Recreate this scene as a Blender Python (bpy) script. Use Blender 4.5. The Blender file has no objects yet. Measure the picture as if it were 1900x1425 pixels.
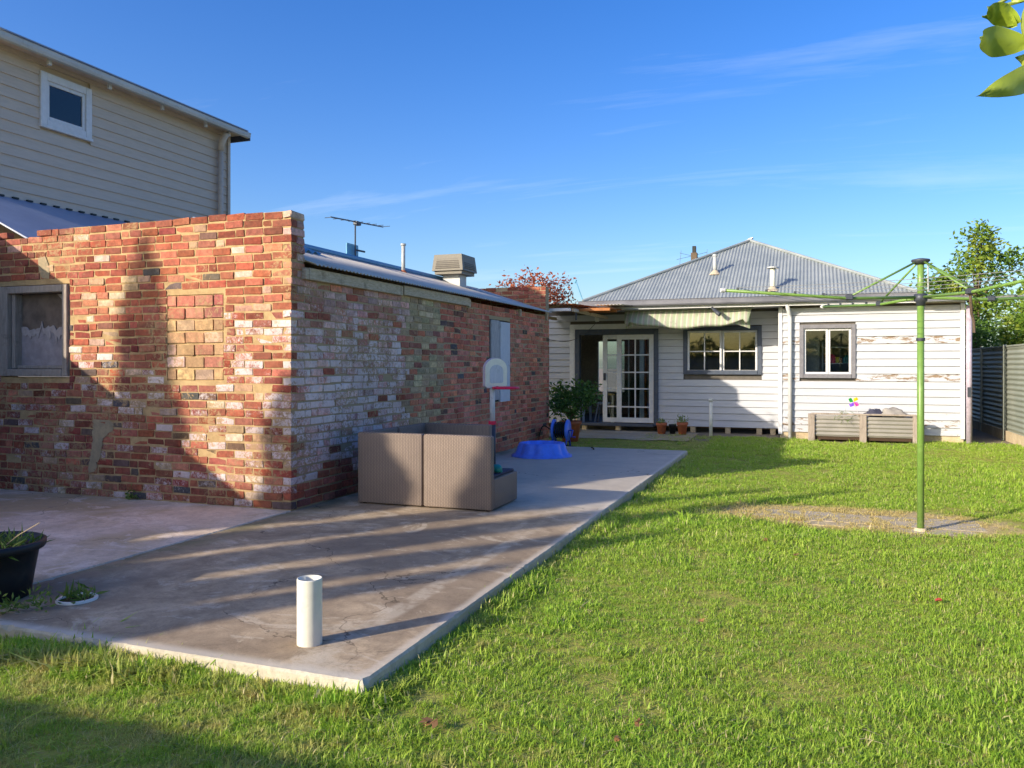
import bpy, bmesh, math, random
import numpy as np
from mathutils import Vector, Matrix, Euler

random.seed(7)
RNG = np.random.default_rng(11)
sc = bpy.context.scene
COL = sc.collection
R = math.radians

# ------------------------------------------------------------------ camera
cam_d = bpy.data.cameras.new("camera")
cam = bpy.data.objects.new("camera", cam_d)
COL.objects.link(cam)
cam.location = (0, 0, 1.6)
cam.rotation_euler = (R(90), 0, R(20.2))
cam_d.sensor_width = 36.0
cam_d.lens = 1492 / 1900 * 36.0
cam_d.shift_y = -35.5 / 1900
cam_d.clip_start = 0.05
cam_d.clip_end = 2000
sc.camera = cam

# ------------------------------------------------------------------ sky and sun
SUN_EL = R(19.5)
SUN_DIR = Vector((0.6 * math.cos(SUN_EL), 0.8 * math.cos(SUN_EL), -math.sin(SUN_EL)))   # the way the light travels
world = bpy.data.worlds.new("World")
sc.world = world
world.use_nodes = True
wn, wl = world.node_tree.nodes, world.node_tree.links
wn.clear()
w_out = wn.new("ShaderNodeOutputWorld")
w_bg = wn.new("ShaderNodeBackground")
w_sky = wn.new("ShaderNodeTexSky")
w_sky.sky_type = 'NISHITA'
w_sky.sun_disc = False
w_sky.sun_elevation = SUN_EL
w_sky.sun_rotation = math.atan2(-0.6, -0.8)
w_sky.altitude = 50
w_sky.air_density = 1.0
w_sky.dust_density = 2.0
w_sky.ozone_density = 3.0
w_bg.inputs[1].default_value = 0.1
# thin high cirrus over the whole dome
w_tc = wn.new("ShaderNodeTexCoord")
w_sep = wn.new("ShaderNodeSeparateXYZ")
w_add = wn.new("ShaderNodeMath"); w_add.operation = 'ADD'; w_add.inputs[1].default_value = 0.12
w_dx = wn.new("ShaderNodeMath"); w_dx.operation = 'DIVIDE'
w_dy = wn.new("ShaderNodeMath"); w_dy.operation = 'DIVIDE'
w_cmb = wn.new("ShaderNodeCombineXYZ")
w_map = wn.new("ShaderNodeMapping")
w_map.inputs['Rotation'].default_value = (0, 0, R(18))
w_map.inputs['Scale'].default_value = (0.55, 2.6, 1)
w_map.inputs['Location'].default_value = (2.45, 1.3, 0)
w_noi = wn.new("ShaderNodeTexNoise")
w_noi.inputs['Scale'].default_value = 0.9
w_noi.inputs['Detail'].default_value = 9
w_noi.inputs['Roughness'].default_value = 0.62
w_noi.inputs['Distortion'].default_value = 0.5
w_rmp = wn.new("ShaderNodeValToRGB")
w_rmp.color_ramp.elements[0].position = 0.56
w_rmp.color_ramp.elements[1].position = 1.0
w_mul = wn.new("ShaderNodeMath"); w_mul.operation = 'MULTIPLY'; w_mul.inputs[1].default_value = 0.32
w_mix = wn.new("ShaderNodeMix"); w_mix.data_type = 'RGBA'
w_mix.inputs['B'].default_value = (5.6, 5.7, 6.0, 1)
wl.new(w_tc.outputs['Generated'], w_sep.inputs[0])
wl.new(w_sep.outputs['Z'], w_add.inputs[0])
wl.new(w_sep.outputs['X'], w_dx.inputs[0]); wl.new(w_add.outputs[0], w_dx.inputs[1])
wl.new(w_sep.outputs['Y'], w_dy.inputs[0]); wl.new(w_add.outputs[0], w_dy.inputs[1])
wl.new(w_dx.outputs[0], w_cmb.inputs[0]); wl.new(w_dy.outputs[0], w_cmb.inputs[1])
wl.new(w_cmb.outputs[0], w_map.inputs[0])
wl.new(w_map.outputs[0], w_noi.inputs['Vector'])
wl.new(w_noi.outputs['Fac'], w_rmp.inputs[0])
wl.new(w_rmp.outputs[0], w_mul.inputs[0])
wl.new(w_mul.outputs[0], w_mix.inputs['Factor'])
w_hsv = wn.new("ShaderNodeHueSaturation")
w_hsv.inputs['Saturation'].default_value = 1.35
w_hsv.inputs['Hue'].default_value = 0.517
wl.new(w_sky.outputs[0], w_hsv.inputs['Color'])
wl.new(w_hsv.outputs[0], w_mix.inputs['A'])
wl.new(w_mix.outputs['Result'], w_bg.inputs[0])
wl.new(w_bg.outputs[0], w_out.inputs[0])

sun_d = bpy.data.lights.new("sun", 'SUN')
sun = bpy.data.objects.new("sun", sun_d)
COL.objects.link(sun)
sun_d.energy = 2.6
sun_d.angle = R(0.55)
sun_d.color = (1.0, 0.89, 0.73)
sun.rotation_euler = SUN_DIR.to_track_quat('-Z', 'Y').to_euler()
sun.location = (-20, -25, 20)

vs = sc.view_settings
vs.view_transform = 'Standard'
vs.look = 'None'
vs.exposure = 1.36
vs.gamma = 1.0
vs.use_curve_mapping = False
sc.cycles.use_denoising = True
sc.cycles.max_bounces = 8
sc.cycles.transparent_max_bounces = 16

# ------------------------------------------------------------------ helpers
def lin(r, g, b, a=1.0):
    f = lambda c: (c / 255 / 12.92) if c / 255 <= 0.04045 else ((c / 255 + 0.055) / 1.055) ** 2.4
    return (f(r), f(g), f(b), a)


class NT:
    """small node-tree writer"""
    def __init__(self, name):
        self.m = bpy.data.materials.new(name)
        self.m.use_nodes = True
        self.t = self.m.node_tree
        self.t.nodes.clear()
        self.out = self.n('ShaderNodeOutputMaterial')
        self.b = self.n('ShaderNodeBsdfPrincipled')
        self.l(self.b.outputs[0], self.out.inputs[0])

    def n(self, t, **kw):
        o = self.t.nodes.new(t)
        for k, v in kw.items():
            setattr(o, k, v)
        return o

    def l(self, a, b):
        self.t.links.new(a, b)

    def put(self, sock, v):
        if hasattr(v, 'links') or isinstance(v, bpy.types.NodeSocket):
            self.l(v, sock)
        else:
            sock.default_value = v

    def pos(self):
        return self.n('ShaderNodeNewGeometry').outputs['Position']

    def mapped(self, vec, scale=(1, 1, 1), loc=(0, 0, 0), rot=(0, 0, 0)):
        m = self.n('ShaderNodeMapping')
        self.put(m.inputs[0], vec)
        m.inputs['Scale'].default_value = scale
        m.inputs['Location'].default_value = loc
        m.inputs['Rotation'].default_value = rot
        return m.outputs[0]

    def noise(self, vec, scale, detail=4, rough=0.55, dist=0.0):
        m = self.n('ShaderNodeTexNoise')
        self.put(m.inputs['Vector'], vec)
        m.inputs['Scale'].default_value = scale
        m.inputs['Detail'].default_value = detail
        m.inputs['Roughness'].default_value = rough
        m.inputs['Distortion'].default_value = dist
        return m.outputs['Fac']

    def math(self, op, a, b=0.0, clamp=False):
        m = self.n('ShaderNodeMath', operation=op)
        m.use_clamp = clamp
        self.put(m.inputs[0], a)
        self.put(m.inputs[1], b)
        return m.outputs[0]

    def step(self, v, lo, hi, a=0.0, b=1.0):
        m = self.n('ShaderNodeMapRange')
        m.interpolation_type = 'SMOOTHSTEP'
        self.put(m.inputs[0], v)
        self.put(m.inputs[1], lo)
        self.put(m.inputs[2], hi)
        self.put(m.inputs[3], a)
        self.put(m.inputs[4], b)
        return m.outputs[0]

    def mix(self, f, a, b, mode='MIX'):
        m = self.n('ShaderNodeMix', data_type='RGBA', blend_type=mode)
        m.clamp_factor = True
        self.put(m.inputs[0], f)
        self.put(m.inputs[6], a)
        self.put(m.inputs[7], b)
        return m.outputs[2]

    def bump(self, h, strength=0.3, dist=0.01):
        m = self.n('ShaderNodeBump')
        m.inputs['Strength'].default_value = strength
        m.inputs['Distance'].default_value = dist
        self.put(m.inputs['Height'], h)
        self.l(m.outputs[0], self.b.inputs['Normal'])

    def xyz(self, v):
        m = self.n('ShaderNodeSeparateXYZ')
        self.put(m.inputs[0], v)
        return m.outputs

    def done(self, color, rough=0.7, metal=0.0, spec=0.35):
        self.put(self.b.inputs['Base Color'], color)
        self.put(self.b.inputs['Roughness'], rough)
        self.put(self.b.inputs['Metallic'], metal)
        self.b.inputs['Specular IOR Level'].default_value = spec
        return self.m


def grey(v):
    return (v, v, v, 1)


def plain(name, col, rough=0.6, metal=0.0, var=0.12, scale=14, bump=0.1, spec=0.35, dirt=None, dirt_amt=0.4):
    """a painted or moulded surface with slight mottling and wear"""
    t = NT(name)
    p = t.pos()
    n1 = t.noise(p, scale, 5, 0.6)
    n2 = t.noise(p, scale * 6, 3, 0.6)
    c = t.mix(t.step(n1, 0.3, 0.7), tuple(x * (1 - var) for x in col[:3]) + (1,), tuple(min(1, x * (1 + var)) for x in col[:3]) + (1,))
    if dirt:
        c = t.mix(t.math('MULTIPLY', t.step(t.noise(p, scale * 0.7, 6, 0.7), 0.5, 0.75), dirt_amt), c, dirt)
    t.bump(n2, bump, 0.004)
    return t.done(c, t.step(n1, 0.2, 0.8, rough * 0.85, min(1, rough * 1.1)), metal, spec)


class MB:
    """collects shapes; build() links them as one mesh object"""
    def __init__(self):
        self.v = []
        self.f = []

    def add(self, verts, faces):
        b = len(self.v)
        self.v.extend([tuple(p) for p in verts])
        self.f.extend([tuple(i + b for i in f) for f in faces])
        return self

    def box(self, x0, x1, y0, y1, z0, z1):
        v = [(x0, y0, z0), (x1, y0, z0), (x1, y1, z0), (x0, y1, z0), (x0, y0, z1), (x1, y0, z1), (x1, y1, z1), (x0, y1, z1)]
        f = [(0, 3, 2, 1), (4, 5, 6, 7), (0, 1, 5, 4), (1, 2, 6, 5), (2, 3, 7, 6), (3, 0, 4, 7)]
        return self.add(v, f)

    def bbox(self, x0, x1, y0, y1, z0, z1, r=0.01, seg=1):
        bm = bmesh.new()
        bmesh.ops.create_cube(bm, size=1)
        for v in bm.verts:
            v.co = Vector(((x0 + x1) / 2 + v.co.x * (x1 - x0), (y0 + y1) / 2 + v.co.y * (y1 - y0), (z0 + z1) / 2 + v.co.z * (z1 - z0)))
        bmesh.ops.bevel(bm, geom=list(bm.edges), offset=r, segments=seg, affect='EDGES', profile=0.5)
        self.addbm(bm)
        return self

    def addbm(self, bm):
        bm.verts.index_update()
        self.add([v.co[:] for v in bm.verts], [[v.index for v in f.verts] for f in bm.faces])
        bm.free()

    def tube(self, pts, r, n=8, cap=True):
        pts = [Vector(p) for p in pts]
        rr = r if isinstance(r, (list, tuple)) else [r] * len(pts)
        rings = []
        prev = None
        for i, p in enumerate(pts):
            d = (pts[min(i + 1, len(pts) - 1)] - pts[max(i - 1, 0)])
            d.normalize()
            a = prev if prev is not None else (Vector((0, 0, 1)) if abs(d.z) < 0.9 else Vector((1, 0, 0)))
            x = a - d * a.dot(d)
            if x.length < 1e-5:
                x = Vector((1, 0, 0)) - d * d.x
            x.normalize()
            prev = x
            y = d.cross(x)
            rings.append([p + (x * math.cos(2 * math.pi * k / n) + y * math.sin(2 * math.pi * k / n)) * rr[i] for k in range(n)])
        v = [q for ring in rings for q in ring]
        f = []
        for i in range(len(rings) - 1):
            for k in range(n):
                f.append((i * n + k, i * n + (k + 1) % n, (i + 1) * n + (k + 1) % n, (i + 1) * n + k))
        if cap:
            f.append(tuple(reversed(range(n))))
            f.append(tuple((len(rings) - 1) * n + k for k in range(n)))
        return self.add(v, f)

    def lathe(self, c, prof, n=24, wob=None):
        v = []
        for (r, z) in prof:
            for k in range(n):
                a = 2 * math.pi * k / n
                q = r * (wob(a, z) if wob else 1)
                v.append((c[0] + q * math.cos(a), c[1] + q * math.sin(a), c[2] + z))
        f = []
        for i in range(len(prof) - 1):
            for k in range(n):
                f.append((i * n + k, i * n + (k + 1) % n, (i + 1) * n + (k + 1) % n, (i + 1) * n + k))
        return self.add(v, f)

    def grid(self, rows):
        m = len(rows[0])
        v = [p for r in rows for p in r]
        f = [(i * m + j, i * m + j + 1, (i + 1) * m + j + 1, (i + 1) * m + j) for i in range(len(rows) - 1) for j in range(m - 1)]
        return self.add(v, f)

    def build(self, name, mat, parent=None, smooth=False):
        me = bpy.data.meshes.new(name)
        off = world_loc(parent) if parent is not None else Vector((0, 0, 0))
        me.from_pydata([(p[0] - off.x, p[1] - off.y, p[2] - off.z) for p in self.v], [], self.f)
        me.materials.append(mat)
        if smooth:
            me.polygons.foreach_set('use_smooth', [True] * len(me.polygons))
        me.update()
        o = bpy.data.objects.new(name, me)
        COL.objects.link(o)
        if parent is not None:
            o.parent = parent
        return o


def world_loc(o):
    v = Vector((0, 0, 0))
    while o is not None:
        v = v + o.location
        o = o.parent
    return v


def tag(o, label=None, cat=None, group=None, kind=None):
    if label: o['label'] = label
    if cat: o['category'] = cat
    if group: o['group'] = group
    if kind: o['kind'] = kind
    return o


def thing(name, label, cat, loc=(0, 0, 0), group=None):
    o = bpy.data.objects.new(name, None)
    o.empty_display_size = 0.2
    COL.objects.link(o)
    o.location = loc
    return tag(o, label, cat, group)


def solidify(o, t):
    m = o.modifiers.new("thickness", 'SOLIDIFY')
    m.thickness = t
    m.offset = 0
    return o


# ------------------------------------------------------------------ materials
def mat_brick(single):
    t = NT("brick_" + ("single" if single else "mass"))
    p = t.pos()
    if single:
        oi = t.n('ShaderNodeObjectInfo')
        base, white = oi.outputs['Color'], oi.outputs['Alpha']
    else:
        at = t.n('ShaderNodeAttribute', attribute_name="Col")
        base, white = at.outputs['Color'], at.outputs['Alpha']
    n1 = t.noise(p, 22, 5, 0.65)
    n2 = t.noise(p, 120, 4, 0.6)
    n3 = t.noise(p, 9, 6, 0.7, 0.4)
    c = t.mix(t.step(n1, 0.25, 0.75), t.mix(1.0, base, grey(0.62), 'MULTIPLY'), t.mix(1.0, base, (1.22, 1.2, 1.16, 1), 'MULTIPLY'))
    c = t.mix(t.math('MULTIPLY', t.step(n2, 0.56, 0.72), 0.55), c, t.mix(1.0, base, grey(0.35), 'MULTIPLY'))
    # old limewash left on the face: alpha gives how much of it
    thr = t.math('SUBTRACT', 0.86, t.math('MULTIPLY', white, 0.62))
    wn_ = t.math('ADD', t.math('MULTIPLY', t.noise(p, 5, 5, 0.65, 0.5), 0.45), t.math('MULTIPLY', t.noise(p, 42, 6, 0.72, 0.6), 0.55))
    wm = t.step(wn_, thr, t.math('ADD', thr, 0.16))
    c = t.mix(t.math('MULTIPLY', wm, 0.74), c, lin(234, 224, 220))
    # mortar smeared over brick faces
    sthr = t.math('SUBTRACT', 0.64, t.math('MULTIPLY', t.step(t.noise(p, 1.1, 4, 0.6), 0.42, 0.62), 0.16))
    sm = t.step(t.noise(p, 19, 6, 0.75, 0.8), sthr, t.math('ADD', sthr, 0.07))
    c = t.mix(t.math('MULTIPLY', sm, 0.85), c, lin(172, 142, 102))
    c = t.mix(t.math('MULTIPLY', t.step(t.noise(p, 3.2, 5, 0.7), 0.3, 0.7), 0.20), c, lin(170, 138, 114))
    gr = t.step(t.noise(p, 1.7, 6, 0.7, 0.6), 0.38, 0.66)
    c = t.mix(t.math('MULTIPLY', gr, 0.45), c, t.mix(1.0, c, (0.52, 0.47, 0.44, 1), 'MULTIPLY'))
    z = t.xyz(p)[2]
    moss = t.math('MULTIPLY', t.step(z, 0.45, 0.1), t.step(n3, 0.42, 0.68))
    c = t.mix(t.math('MULTIPLY', moss, 0.55), c, lin(78, 72, 52))
    t.bump(t.math('ADD', n1, t.math('MULTIPLY', n2, 0.6)), 0.55, 0.006)
    return t.done(c, 0.88, 0, 0.2)


def mat_mortar():
    t = NT("mortar")
    p = t.pos()
    n1 = t.noise(p, 7, 6, 0.7)
    n2 = t.noise(p, 90, 4, 0.65)
    y = t.xyz(p)[1]
    c = t.mix(t.step(n1, 0.3, 0.7), lin(166, 138, 98), lin(196, 166, 120))
    c = t.mix(t.math('MULTIPLY', t.step(y, 7.05, 7.15), 0.75), c, lin(168, 152, 122))
    c = t.mix(t.math('MULTIPLY', t.step(n2, 0.6, 0.8), .5), c, lin(120, 100, 72))
    t.bump(t.math('ADD', n1, n2), 0.8, 0.008)
    return t.done(c, 0.95, 0, 0.15)


def mat_render_patch():
    t = NT("cement_patch")
    p = t.pos()
    n = t.noise(p, 18, 6, 0.7)
    t.bump(t.noise(p, 70, 4), 0.6, 0.006)
    return t.done(t.mix(t.step(n, 0.3, 0.7), lin(150, 136, 110), lin(174, 154, 122)), 0.95, 0, 0.15)


def mat_board(name, base, peel_obj=True, wood=lin(112, 94, 74), stain=lin(150, 148, 142)):
    """weatherboard paint; the object's alpha gives how far the paint has peeled"""
    t = NT(name)
    p = t.pos()
    st = t.mapped(p, (1.2, 1.2, 9))
    n1 = t.noise(st, 2.2, 6, 0.7)
    n2 = t.noise(t.mapped(p, (3, 3, 30)), 6, 6, 0.72, 0.3)
    c = t.mix(t.step(n1, 0.3, 0.75), base, tuple(x * 0.86 for x in base[:3]) + (1,))
    c = t.mix(t.math('MULTIPLY', t.step(n2, 0.58, 0.75), 0.35), c, stain)
    if peel_obj:
        oi = t.n('ShaderNodeObjectInfo')
        a = oi.outputs['Alpha']
        thr = t.math('SUBTRACT', 0.80, t.math('MULTIPLY', a, 0.30))
        pn = t.noise(t.mapped(p, (2.2, 2.2, 11)), 1.5, 8, 0.74, 0.5)
        pm = t.step(pn, thr, t.math('ADD', thr, 0.025))
        wd = t.mix(t.noise(t.mapped(p, (4, 4, 60)), 5, 4), wood, tuple(x * 1.9 for x in wood[:3]) + (1,))
        c = t.mix(pm, c, wd)
        t.bump(t.math('SUBTRACT', t.math('MULTIPLY', n2, 0.4), pm), 0.35, 0.004)
    else:
        t.bump(n2, 0.25, 0.003)
    return t.done(c, 0.55, 0, 0.3)


def mat_concrete(name, ca, cb, stain_a, stain_b, strips=False):
    t = NT(name)
    p = t.pos()
    n0 = t.noise(p, 0.55, 6, 0.6, 0.5)
    n1 = t.noise(p, 2.6, 7, 0.68, 0.6)
    n2 = t.noise(p, 60, 5, 0.7)
    n3 = t.noise(p, 240, 3, 0.7)
    c = t.mix(t.step(n1, 0.3, 0.72), ca, cb)
    c = t.mix(t.math('MULTIPLY', t.step(n0, 0.42, 0.62), 0.85), c, stain_a)
    c = t.mix(t.math('MULTIPLY', t.step(t.noise(t.mapped(p, (1, 1.6, 1), (4, 2, 0)), 1.7, 7, 0.75, 1.0), 0.54, 0.60), 0.55), c, stain_b)
    c = t.mix(t.math('MULTIPLY', t.step(t.noise(p, 9, 7, 0.75, 0.5), 0.46, 0.66), 0.4), c, tuple(x * 0.6 for x in ca[:3]) + (1,))
    c = t.mix(t.math('MULTIPLY', t.step(n2, 0.5, 0.75), 0.5), c, tuple(x * 0.5 for x in ca[:3]) + (1,))
    c = t.mix(t.math('MULTIPLY', t.step(n3, 0.62, 0.78), 0.4), c, lin(190, 180, 165))
    o = t.xyz(p)
    if strips:
        # the paler, younger concrete towards the house, and the bare cement band along the edge
        far = t.step(t.math('ADD', o[1], t.math('MULTIPLY', n1, 1.2)), 8.0, 9.0)
        c = t.mix(t.math('MULTIPLY', far, 0.8), c, t.mix(n1, lin(184, 174, 156), lin(212, 202, 184)))
        wob = t.math('MULTIPLY', t.math('SUBTRACT', n1, 0.5), 0.05)
        bx = t.math('ABSOLUTE', t.math('ADD', t.math('SUBTRACT', o[0], -2.36), wob))
        band = t.math('MULTIPLY', t.math('MULTIPLY', t.step(bx, 0.085, 0.045), t.step(o[1], 7.4, 6.0)), t.step(t.noise(p, 7, 6, 0.7), 0.35, 0.6))
        c = t.mix(t.math('MULTIPLY', band, 0.5), c, lin(206, 192, 168))
        rim = t.step(t.math('ADD', o[0], wob), -2.06, -2.0)
        c = t.mix(t.math('MULTIPLY', rim, 0.6), c, lin(216, 204, 184))
        rim2 = t.step(t.math('ADD', o[1], wob), 3.45, 3.36)
        c = t.mix(t.math('MULTIPLY', rim2, 0.6), c, lin(222, 212, 192))
        mo = t.math('MULTIPLY', t.step(o[0], -4.55, -4.9), t.step(n1, 0.35, 0.6))
        c = t.mix(t.math('MULTIPLY', mo, 0.7), c, lin(92, 96, 62))
    vo = t.n('ShaderNodeTexVoronoi', feature='DISTANCE_TO_EDGE')
    vo.inputs['Scale'].default_value = 0.42
    wv = t.n('ShaderNodeVectorMath', operation='ADD')
    nz = t.n('ShaderNodeTexNoise'); nz.inputs['Scale'].default_value = 1.6; nz.inputs['Detail'].default_value = 8
    t.put(nz.inputs['Vector'], p)
    t.put(wv.inputs[0], p); t.l(nz.outputs['Color'], wv.inputs[1])
    t.l(wv.outputs[0], vo.inputs['Vector'])
    crack = t.math('MULTIPLY', t.step(vo.outputs['Distance'], 0.0028, 0.0010), t.step(n0, 0.40, 0.52))
    c = t.mix(t.math('MULTIPLY', crack, 0.7), c, tuple(x * 0.25 for x in ca[:3]) + (1,))
    t.bump(t.math('ADD', t.math('ADD', n2, t.math('MULTIPLY', n3, 0.5)), t.math('MULTIPLY', n1, 1.5)), 0.45, 0.006)
    return t.done(c, 0.9, 0, 0.2)


def mat_sheet(name, col, col2, rust=0.0, rough=0.5, metal=0.08):
    t = NT(name)
    p = t.pos()
    n1 = t.noise(p, 1.4, 6, 0.65)
    n2 = t.noise(t.mapped(p, (1, 1, 1)), 14, 5, 0.7)
    c = t.mix(t.step(n1, 0.35, 0.7), col, col2)
    c = t.mix(t.math('MULTIPLY', t.step(n2, 0.55, 0.75), 0.25), c, lin(105, 104, 100))
    if rust:
        rm = t.step(t.noise(p, 3.1, 7, 0.75, 0.6), 0.62 - rust * 0.3, 0.74 - rust * 0.3)
        c = t.mix(rm, c, t.mix(n2, lin(150, 78, 34), lin(196, 116, 58)))
    t.bump(n2, 0.1, 0.003)
    return t.done(c, rough, metal, 0.4)


def mat_timber(name, a, b, rough=0.85):
    t = NT(name)
    p = t.pos()
    n = t.noise(t.mapped(p, (6, 6, 30)), 2.0, 6, 0.7, 0.6)
    n2 = t.noise(p, 5, 6, 0.7)
    c = t.mix(t.step(n, 0.3, 0.7), a, b)
    c = t.mix(t.math('MULTIPLY', t.step(n2, 0.55, 0.7), 0.6), c, tuple(x * 0.45 for x in a[:3]) + (1,))
    t.bump(n, 0.5, 0.004)
    return t.done(c, rough, 0, 0.2)


def mat_timber_v(name, a, b):
    t = NT(name)
    p = t.pos()
    n = t.noise(t.mapped(p, (40, 40, 3)), 2.0, 6, 0.7, 0.6)
    n2 = t.noise(p, 7, 6, 0.7)
    c = t.mix(t.step(n, 0.3, 0.7), a, b)
    c = t.mix(t.math('MULTIPLY', t.step(n2, 0.55, 0.7), 0.5), c, tuple(x * 0.5 for x in a[:3]) + (1,))
    t.bump(n, 0.5, 0.004)
    return t.done(c, 0.85, 0, 0.2)


def mat_wicker():
    t = NT("wicker")
    p = t.pos()
    o = t.xyz(p)
    def wave(s, k, ph=0.0):
        return t.math('SINE', t.math('ADD', t.math('MULTIPLY', s, k), ph))
    h = t.math('ADD', o[0], o[1])
    wob = t.math('MULTIPLY', t.noise(p, 30, 2), 1.2)
    v = t.math('ADD', t.math('MULTIPLY', o[2], 420.0), wob)
    col_id = wave(h, 170.0)
    row = t.math('SINE', t.math('ADD', v, t.math('MULTIPLY', t.math('SIGN', col_id), 1.571)))
    weave = t.math('ADD', t.math('MULTIPLY', row, 0.5), t.math('MULTIPLY', t.math('ABSOLUTE', col_id), 0.8))
    n = t.noise(p, 5, 5, 0.6)
    c = t.mix(t.step(weave, -0.4, 1.1), lin(66, 56, 50), t.mix(n, lin(144, 126, 112), lin(166, 148, 132)))
    t.bump(weave, 0.7, 0.004)
    return t.done(c, 0.6, 0, 0.35)


def mat_leaf(name, a, b, c3=None, trans=0.35, rough=0.5):
    t = NT(name)
    p = t.pos()
    at = t.n('ShaderNodeAttribute', attribute_name="rnd")
    r = at.outputs['Fac']
    c = t.mix(r, a, b)
    if c3:
        c = t.mix(t.step(t.noise(p, 1.6, 4), 0.45, 0.65), c, c3)
    c = t.mix(t.math('MULTIPLY', t.noise(p, 30, 3), 0.35), c, tuple(x * 0.5 for x in a[:3]) + (1,))
    m = t.done(c, rough, 0, 0.35)
    tr = t.n('ShaderNodeBsdfTranslucent')
    t.put(tr.inputs[0], c)
    mx = t.n('ShaderNodeMixShader')
    mx.inputs[0].default_value = trans
    t.l(t.b.outputs[0], mx.inputs[1]); t.l(tr.outputs[0], mx.inputs[2])
    t.l(mx.outputs[0], t.out.inputs[0])
    return m


def mat_glass(name="window_glass", tint=(0.75, 0.8, 0.8, 1)):
    t = NT(name)
    tr = t.n('ShaderNodeBsdfTransparent'); tr.inputs[0].default_value = tint
    gl = t.n('ShaderNodeBsdfGlossy'); gl.inputs['Roughness'].default_value = 0.02
    fr = t.n('ShaderNodeFresnel'); fr.inputs[0].default_value = 1.6
    mx = t.n('ShaderNodeMixShader')
    t.l(fr.outputs[0], mx.inputs[0]); t.l(tr.outputs[0], mx.inputs[1]); t.l(gl.outputs[0], mx.inputs[2])
    t.l(mx.outputs[0], t.out.inputs[0])
    return t.m


def mat_awning():
    t = NT("striped_canvas")
    p = t.pos()
    x = t.xyz(p)[0]
    s = t.math('FRACT', t.math('MULTIPLY', x, 8.0))
    s2 = t.math('FRACT', t.math('MULTIPLY', x, 8.0))
    c = t.mix(t.step(s, 0.46, 0.50), lin(180, 190, 158), lin(210, 210, 188))
    c = t.mix(t.math('MULTIPLY', t.step(s2, 0.70, 0.74), 0.5), c, lin(172, 148, 148))
    n = t.noise(p, 6, 6, 0.7)
    c = t.mix(t.math('MULTIPLY', t.step(n, 0.5, 0.75), 0.35), c, lin(120, 122, 98))
    t.bump(t.noise(p, 14, 4), 0.2, 0.01)
    m = t.done(c, 0.85, 0, 0.15)
    tr = t.n('ShaderNodeBsdfTranslucent'); t.put(tr.inputs[0], c)
    mx = t.n('ShaderNodeMixShader'); mx.inputs[0].default_value = 0.25
    t.l(t.b.outputs[0], mx.inputs[1]); t.l(tr.outputs[0], mx.inputs[2]); t.l(mx.outputs[0], t.out.inputs[0])
    return m


def mat_ground():
    t = NT("lawn_soil")
    p = t.pos()
    n = t.noise(p, 3, 6, 0.65)
    n2 = t.noise(p, 40, 5, 0.7)
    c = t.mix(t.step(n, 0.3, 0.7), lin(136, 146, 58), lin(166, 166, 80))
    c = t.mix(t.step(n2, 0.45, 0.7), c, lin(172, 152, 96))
    o = t.xyz(p)
    ex = t.math('DIVIDE', t.math('SUBTRACT', o[0], 0.45), 1.6)
    ey = t.math('DIVIDE', t.math('SUBTRACT', o[1], 9.05), 0.75)
    rr = t.math('ADD', t.math('ADD', t.math('MULTIPLY', ex, ex), t.math('MULTIPLY', ey, ey)), t.math('MULTIPLY', t.math('SUBTRACT', n, 0.5), 2.0))
    c = t.mix(t.step(rr, 1.3, 0.6), c, t.mix(n2, lin(176, 152, 108), lin(214, 192, 142)))
    near_house = t.step(t.math('ADD', o[1], t.math('MULTIPLY', n, 1.5)), 17.6, 18.4)
    c = t.mix(near_house, c, t.mix(n2, lin(120, 110, 96), lin(156, 146, 128)))
    t.bump(n2, 0.8, 0.02)
    return t.done(c, 0.95, 0, 0.1)


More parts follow.
